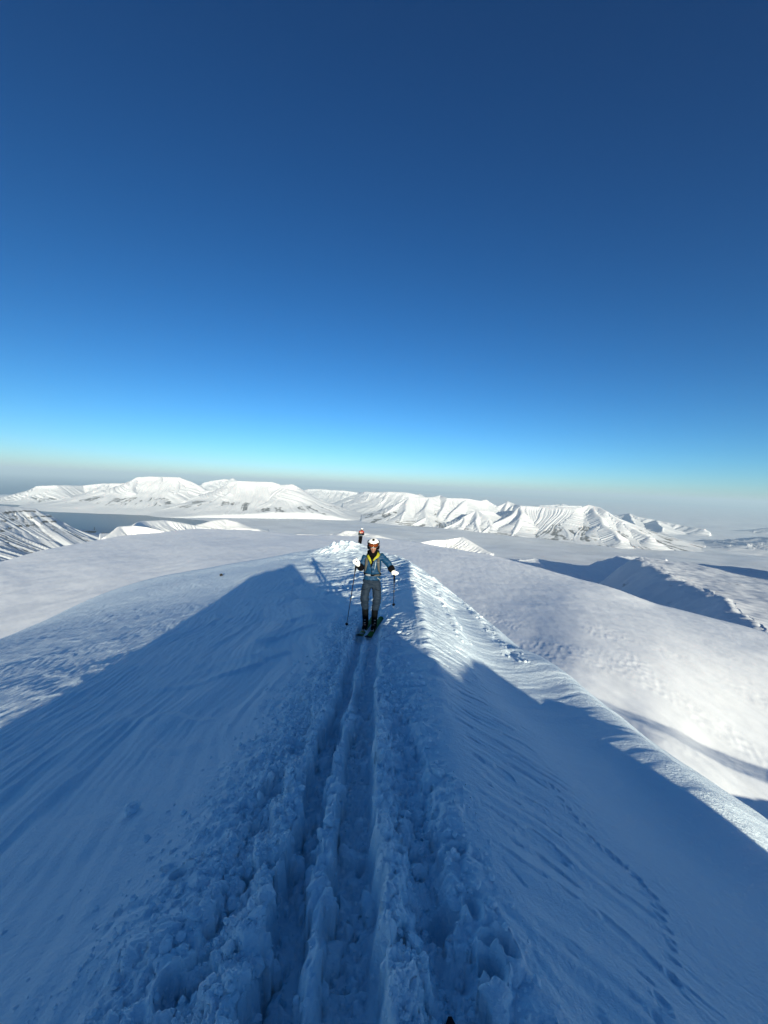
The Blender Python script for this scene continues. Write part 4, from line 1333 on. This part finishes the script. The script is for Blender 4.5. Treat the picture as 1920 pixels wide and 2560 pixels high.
        strip(bm, [nk + np.array([.004, -.075, .02]), nk + np.array([.004, -.118, -.03]), nk + np.array([.0, -.142, -.08]), nk + np.array([-.010, -.158, -.15]), nk + np.array([-.012, -.162, -.19])], [.12, .085, .060, .03, .010], .008, (0, -1, 0))
        mesh_obj('inner_layer', bm, K['black'], jk)
        bm = bmesh.new()
        zb = ch + np.array([-.008, -.150, -.06])
        strip(bm, [zb, lerp(zb, wa + np.array([-.006, -.140, .03]), .5) + np.array([0, -.012, 0]), wa + np.array([-.006, -.140, .03])], .008, .004, (0, -1, 0))
        mesh_obj('front_zip', bm, K['black'], jk)
        bm = bmesh.new()
        strip(bm, [ch + np.array([.066, -.142, .070]), ch + np.array([.060, -.152, .0]), ch + np.array([.050, -.152, -.085])], [.013, .012, .014], .005, (.15, -1, 0))
        mesh_obj('pocket_zip', bm, K['zip'], jk)
        bm = bmesh.new()
        for i in range(6):
            rbox(bm, ch + np.array([.086 + .0085 * i, -.142 + .0010 * i, .060 - .0006 * i]), (.0055, .004, (.011, .008, .008, .009, .008, .011)[i]), None, .1)
        mesh_obj('chest_logo', bm, K['pale'], jk)
    return R


def ski(origin, fwd, up, length, ahead, width, top, label, patch=None, group=None, binding=True):
    """origin: point under the boot; fwd: direction of travel"""
    f = vec(fwd).normalized(); u = vec(up); u = (u - f * u.dot(f)).normalized(); s = f.cross(u)
    o = root('ski', origin); tag(o, label, 'ski', group)

    def P3(a, x, z):
        return f * a + s * x + u * z
    n = 30; bm = bmesh.new(); bt = bmesh.new(); rt = []; rb = []
    for i in range(n + 1):
        q = i / n; a = ahead - length * q
        w = width * (1.0 - 0.22 * math.sin(PI * q) ** 1.2) * (1 - (1 - min(1, q / .045)) ** 2.2) ** .5 * (1 - 0.55 * max(0, (q - .97) / .03))
        w = max(w, .012)
        rise = .085 * max(0, 1 - q / .13) ** 2 + .02 * max(0, (q - .95) / .05) ** 2
        for bmx, rows, z0, z1, k in ((bm, rb, 0, .014, 1.0), (bt, rt, .0145, .0175, .94)):
            rows.append([bmx.verts.new(P3(a, -w / 2 * k, z0 + rise)), bmx.verts.new(P3(a, w / 2 * k, z0 + rise)), bmx.verts.new(P3(a, w / 2 * k * .96, z1 + rise)), bmx.verts.new(P3(a, -w / 2 * k * .96, z1 + rise))])
    for bmx, rows in ((bm, rb), (bt, rt)):
        for x, y in zip(rows[:-1], rows[1:]):
            for k in range(4):
                bmx.faces.new((x[k], x[(k + 1) % 4], y[(k + 1) % 4], y[k]))
        bmx.faces.new(rows[0][::-1]); bmx.faces.new(rows[-1])
    mesh_obj('ski_core', bm, K['edge'], o)
    ts = mesh_obj('top_sheet', bt, K[top], o)
    if patch:
        bm = bmesh.new()
        a0, a1 = patch
        strip(bm, [P3(a0, 0, .019), P3((a0 + a1) / 2, 0, .019), P3(a1, 0, .019)], width * .74, .002, u)
        mesh_obj('pale_graphic', bm, K['pale'], ts)
    if binding:
        bm = bmesh.new(); q = Matrix((s, f, u)).transposed()
        rbox(bm, P3(.17, 0, .034), (.066, .075, .030), q, .25); rbox(bm, P3(.185, .026, .052), (.014, .04, .03), q, .3); rbox(bm, P3(.185, -.026, .052), (.014, .04, .03), q, .3)
        mesh_obj('toe_binding', bm, K['alu'], o)
        bm = bmesh.new(); rbox(bm, P3(-.13, 0, .038), (.060, .09, .040), q, .25)
        mesh_obj('heel_binding', bm, K['alu'], o)
    return o


def pole(top, tip, label, thick=.0105, group=None, basket=True):
    t = vec(top); b = vec(tip); o = root('ski_pole', b); tag(o, label, 'ski pole', group)
    d = (t - b); L = d.length; d.normalize()
    bm = bmesh.new(); loft(bm, [d * .045, d * (L * .45), d * (L - .12)], [thick * .75, thick * .85, thick], 10)
    sh = mesh_obj('shaft', bm, K['shaft'], o)
    bm = bmesh.new(); loft(bm, [d * (L * .46), d * (L * .46 + .03)], [thick * 1.5, thick * 1.5], 10); mesh_obj('length_clamp', bm, K['strap'], sh)
    bm = bmesh.new(); loft(bm, [d * (L - .30), d * (L - .14), d * (L - .05), d * L, d * (L + .012)], [thick * 1.3, thick * 1.7, thick * 1.8, thick * 2.3, thick * 1.6], 12)
    mesh_obj('grip', bm, K['black'], o)
    bm = bmesh.new(); loft(bm, [d * 0, d * .05], [.003, thick * .7], 8); mesh_obj('tip', bm, K['alu'], o)
    if basket:
        bm = bmesh.new(); loft(bm, [d * .085, d * .092, d * .100, d * .112], [.014, .034, .032, .012], 16); mesh_obj('basket', bm, K['black'], o)
    return o


# ---------------------------------------------------------------- the skier on the track
Y0 = 7.80


def on_plane(u, v, y):
    d = ray(u, v)
    return d * (y / d[1])


b0 = on_plane(924, 1556, Y0)
ORG = np.array([b0[0], Y0, ground_z(b0[0], Y0)])


def lj(u, v, dy):
    return on_plane(u, v, Y0 + dy) - ORG


J = dict(head=lj(933.5, 1367, -.10), neck=lj(931.5, 1391, -.02), chest=lj(931.5, 1409, -.01), waist=lj(931, 1435, .01), hem=lj(930, 1447.5, .01), pelvis=lj(928, 1454, .02),
         shR=lj(910.5, 1396, .0), shL=lj(955.5, 1393.5, .0), elR=lj(904.5, 1418, -.06), elL=lj(973, 1411.5, .03), cuffR=lj(900, 1417, -.22), cuffL=lj(978.5, 1422, -.02), wrR=lj(896.5, 1414, -.27), wrL=lj(981.5, 1427, -.04),
         knR=lj(890, 1406.5, -.34), knL=lj(986.5, 1434.5, -.06), hipR=lj(918, 1461, .02), hipL=lj(940.5, 1461, .02), kneeR=lj(911.5, 1492, -.10), kneeL=lj(943, 1496, -.08),
         tcuffR=lj(913, 1519, -.02), tcuffL=lj(937.5, 1523, -.02), nod=0.30, gog=0.090)
for s, ua in (('R', 914.0), ('L', 935.5)):
    a = lj(ua, 1548 if s == 'R' else 1553, 0.02)
    gz_ = ground_z(ORG[0] + a[0], ORG[1] + a[1]) - ORG[2]
    base = zs0 - ORG[2] + 0.026
    J['ank' + s] = np.array([a[0], .02, base + .125]); J['toe' + s] = np.array([a[0] - .035, -.20, base])
tipR = pix_ground(866, 1563)
handR = lerp(J['wrR'], J['knR'], .9) + ORG; handL = lerp(J['wrL'], J['knL'], .9) + ORG
tipL = on_plane(984, 1519.5, Y0 + .38)
dR = (handR - tipR) / np.linalg.norm(handR - tipR); dL = (handL - tipL) / np.linalg.norm(handL - tipL)
J['palmR'] = (0.3, 1, 0); J['palmL'] = (-.3, .6, -.3); J['gripR'] = -dR; J['gripL'] = -dL
person(J, dict(jacket='blue', trousers='grey', gloveR='glove', gloveL='glove', hood='black', lens='lens'), ORG,
       'skier in blue jacket, white helmet and amber goggles climbing the ridge track towards the viewer')
offR = np.array([0.0, .030, -.02]); offL = np.array([0.0, .022, -.02])
pole(handR + dR * .07 + offR, tipR - np.array([0, 0, .03]), 'slanting ski pole planted in the snow, held in the raised white glove', group='ski poles of the nearer skier')
pole(handL + dL * .07 + offL, tipL, 'upright ski pole hanging from the lowered white glove, beside the cornice', group='ski poles of the nearer skier')
for s, (tu, tv), lab, pt in (('R', (902, 1573), 'green ski with pale grey band near its tip, nearer the slanting pole', (.40, .30)),
                             ('L', (922, 1581), 'bright green ski with black tip, the one nearer the cornice under the skier in blue', None)):
    so = np.array([J['ank' + s][0] + ORG[0], J['ank' + s][1] + ORG[1], zs0 + .004])
    f = np.array([-.16, -1.0, .075]); ahead = .66 if s == 'R' else .72
    ski(so, f, (0, 0, 1), 1.66, ahead, .124, 'green', lab, pt, 'skis of the nearer skier')

# ---------------------------------------------------------------- the skier farther along the ridge
Y1 = 38.4
fb = on_plane(899.5, 1362, Y1)
FO = np.array([fb[0], Y1, ground_z(fb[0], Y1) + .01])
print('far feet', fb, FO)
F = dict(head=(.16, -.06, 1.60), neck=(.14, 0, 1.44), chest=(.12, 0, 1.27), waist=(.085, .01, 1.02), hem=(.08, .01, .93), pelvis=(.06, .02, .88),
         shR=(-.06, 0, 1.40), shL=(.31, 0, 1.40), elR=(-.14, -.10, 1.13), elL=(.35, -.10, 1.10), cuffR=(-.05, -.28, 1.24), cuffL=(.26, -.28, 1.24), wrR=(-.02, -.31, 1.27), wrL=(.22, -.31, 1.28),
         knR=(.03, -.33, 1.36), knL=(.18, -.33, 1.37), hipR=(-.03, .02, .84), hipL=(.15, .02, .84), kneeR=(-.06, -.04, .48), kneeL=(.12, -.04, .48), tcuffR=(-.08, 0, .20), tcuffL=(.09, 0, .20),
         ankR=(-.08, .02, .13), ankL=(.09, .02, .13), toeR=(-.09, -.18, .015), toeL=(.09, -.18, .015), palmR=(1, 0, 0), palmL=(-1, 0, 0), gripR=(0, 0, 1), gripL=(0, 0, 1), nod=.12, gog=.02, hs=1.3)
person(F, dict(jacket='red', sleeve='navy', lower='navy', trousers='black', gloveR='tan', gloveL='pink', hood='red', lens='dlens'), FO,
       'distant skier in red hood and black trousers standing with both hands raised', near=False)
pole(FO + np.array([-.13, -.1, 1.02]), FO + np.array([-.20, -.02, 0.0]), 'thin ski pole hanging at the side of the distant skier in black trousers')
for sx, lab in ((-.08, 'dark green ski under the distant skier, on the side of the hanging pole'), (.09, 'dark green ski under the distant skier, on the side away from the hanging pole')):
    so = FO + np.array([sx, 0, -.005])
    ski(so, (.28, -1, .10), (0, 0, 1), 1.66, .60, .12, 'green', lab, None, 'skis of the distant skier', binding=False)

# ---------------------------------------------------------------- the photographer's ski tip at the bottom edge
tp = on_plane(1126, 2556, 1.0)
pt = ray(1126, 2548); pt = pt * (-1.55 / pt[2])
ski(np.array([pt[0] + .01, pt[1] - 1.025, pt[2] - .092]), (-.01, 1, -.01), (0, 0, 1), 1.70, 1.03, .115, 'dkski', 'dark rounded ski tip poking up at the bottom edge of the view', None, binding=False)

# ---------------------------------------------------------------- loose snow and stones
def crumbs(n_, seed):
    g_ = np.random.default_rng(seed)
    t_ = (1 + 5 ** .5) / 2
    ico = np.array([(-1, t_, 0), (1, t_, 0), (-1, -t_, 0), (1, -t_, 0), (0, -1, t_), (0, 1, t_), (0, -1, -t_), (0, 1, -t_), (t_, 0, -1), (t_, 0, 1), (-t_, 0, -1), (-t_, 0, 1)]) / 1.9
    tri = np.array([(0, 11, 5), (0, 5, 1), (0, 1, 7), (0, 7, 10), (0, 10, 11), (1, 5, 9), (5, 11, 4), (11, 10, 2), (10, 7, 6), (7, 1, 8), (3, 9, 4), (3, 4, 2), (3, 2, 6), (3, 6, 8), (3, 8, 9), (4, 9, 5), (2, 4, 11), (6, 2, 10), (8, 6, 7), (9, 8, 1)])
    V = []; T_ = []; k = 0
    while k < n_:
        y = 0.8 + 9.0 * g_.random() ** 1.8
        xt = float(pchip(np.array([y]), TY, TX)[0])
        q = g_.random()
        if q < .6: x = xt - .22 - abs(g_.normal(0, .36))
        elif q < .88: x = xt + .26 + abs(g_.normal(0, .26))
        else: x = xt + g_.normal(0, .2)
        if x > xt + .85 or (y > 5.5 and x > xt + .12): continue
        s = min(.0032 + .0042 * g_.exponential(), .022) * (1 + .10 * y)
        if k % 45 == 0 and y < 5: s = .018 + .026 * g_.random()
        q4 = g_.normal(size=4); q4 /= np.linalg.norm(q4); w, a, b_, c_ = q4
        Rm_ = np.array([[1 - 2 * (b_ * b_ + c_ * c_), 2 * (a * b_ - c_ * w), 2 * (a * c_ + b_ * w)], [2 * (a * b_ + c_ * w), 1 - 2 * (a * a + c_ * c_), 2 * (b_ * c_ - a * w)], [2 * (a * c_ - b_ * w), 2 * (b_ * c_ + a * w), 1 - 2 * (a * a + b_ * b_)]])
        v = (ico * (0.75 + 0.5 * g_.random((12, 1))) * (s * np.array([1, .6 + .5 * g_.random(), .55 + .4 * g_.random()]))) @ Rm_.T
        V.append(v + np.array([x, y, ground_z(x, y) + s * .25])); T_.append(tri + 12 * k); k += 1
    me = bpy.data.meshes.new('snow_crumbs')
    me.from_pydata(np.concatenate(V).tolist(), [], np.concatenate(T_).tolist()); me.update()
    me.materials.append(M_BLOCK)
    o = link(bpy.data.objects.new('snow_crumbs', me)); o['kind'] = 'stuff'
    return o



M_BLOCK = snow_mat('block_snow', (0.82, 0.92, 0.975), [(14.0, 0.02), (60.0, 0.008)])


def lump(name, u, v, size, mat, label, cat, seed, sink=.3, group=None, pos=None):
    p = pix_ground(u, v) if pos is None else pos
    bm = bmesh.new()
    bmesh.ops.create_icosphere(bm, subdivisions=4, radius=1.0)
    g_ = np.random.default_rng(seed)
    pl = [Vector(g_.normal(size=3)).normalized() for _ in range(9)]
    for w in bm.verts:
        c = w.co.copy()
        for q in pl:
            e = c.dot(q) - .72
            if e > 0:
                c -= q * e * .85
        n_ = float(perlin(np.array([c.x * 2.3 + seed]), np.array([c.y * 2.3 + c.z * 1.7]), 800)[0]) * .12
        w.co = Vector((c.x * size[0], c.y * size[1], c.z * size[2])) * (1 + n_)
    o = mesh_obj(name, bm, mat)
    o.location = (p[0], p[1], p[2] + size[2] * (1 - 2 * sink) * .8)
    tag(o, label, cat, group)
    return o


crumbs(9000, 77)
lump('snow_block', 330, 2030, (.062, .062, .060), M_BLOCK, 'rounded snow block lying alone on the shaded left slope', 'snow block', 3, .30)
M_ROCK = flat_mat('dark_rock', (0.022, 0.022, 0.024), 0.85, 0.2, var=0.4, scale=9)
lump('rock', 553, 1440, (.14, .13, .14), M_ROCK, 'small dark stone on the sunlit snow left of the ridge shadow', 'rock', 5, .25)

# ---------------------------------------------------------------- buildings on the shore of the fjord
M_BLD = flat_mat('dark_cladding', (0.06, 0.07, 0.08), 0.8, 0.2, var=0.2, scale=.2)
M_ROOF = flat_mat('snowy_roof', (0.70, 0.72, 0.75), 0.8, 0.2)


def building(u, v, w, d, h, label, group=None, chimney=0.0, name='building', cat='building'):
    p = at_z(u, v, SEA + 8)
    o = root(name, p); tag(o, label, cat, group)
    bm = bmesh.new(); rbox(bm, (0, 0, h / 2 - 3), (w, d, h + 6), None, 0); mesh_obj('wall', bm, M_BLD, o)
    for pl in o.children:
        pl.data.polygons.foreach_set('use_smooth', np.zeros(len(pl.data.polygons), dtype=bool))
    bm = bmesh.new()
    A = [bm.verts.new(q) for q in ((-w / 2 - 1, -d / 2 - 1, h + .05), (w / 2 + 1, -d / 2 - 1, h + .05), (w / 2 + 1, d / 2 + 1, h + .05), (-w / 2 - 1, d / 2 + 1, h + .05), (-w / 2 - 1, 0, h + d * .22), (w / 2 + 1, 0, h + d * .22))]
    for fc in ((0, 1, 5, 4), (2, 3, 4, 5), (0, 4, 3), (1, 2, 5), (0, 3, 2, 1)):
        bm.faces.new([A[i] for i in fc])
    rf = mesh_obj('roof', bm, M_ROOF, o)
    rf.data.polygons.foreach_set('use_smooth', np.zeros(len(rf.data.polygons), dtype=bool))
    if chimney:
        bm = bmesh.new(); loft(bm, [(w * .42, 0, -2), (w * .42, 0, chimney)], [5.5, 4.2], 12); mesh_obj('chimney', bm, M_BLD, rf)
    return o


building(230, 1330.5, 95, 40, 24, 'dark power station with a tall chimney on the far fjord shore', chimney=80, name='power_station', cat='power station')
for (u, v, w, h) in ((206, 1327.5, 60, 9), (216, 1328.8, 55, 9), (262, 1334, 60, 16)):
    building(u, v, w, 26, h, 'tiny dark building on the fjord shore near the power station', 'buildings on the fjord shore')
for (u, v, w, h) in ((238, 1344, 55, 10), (243, 1346.5, 45, 9)):
    building(u, v, w, 26, h, 'tiny dark building inland of the power station, above the plateau edge', 'buildings behind the plateau edge')
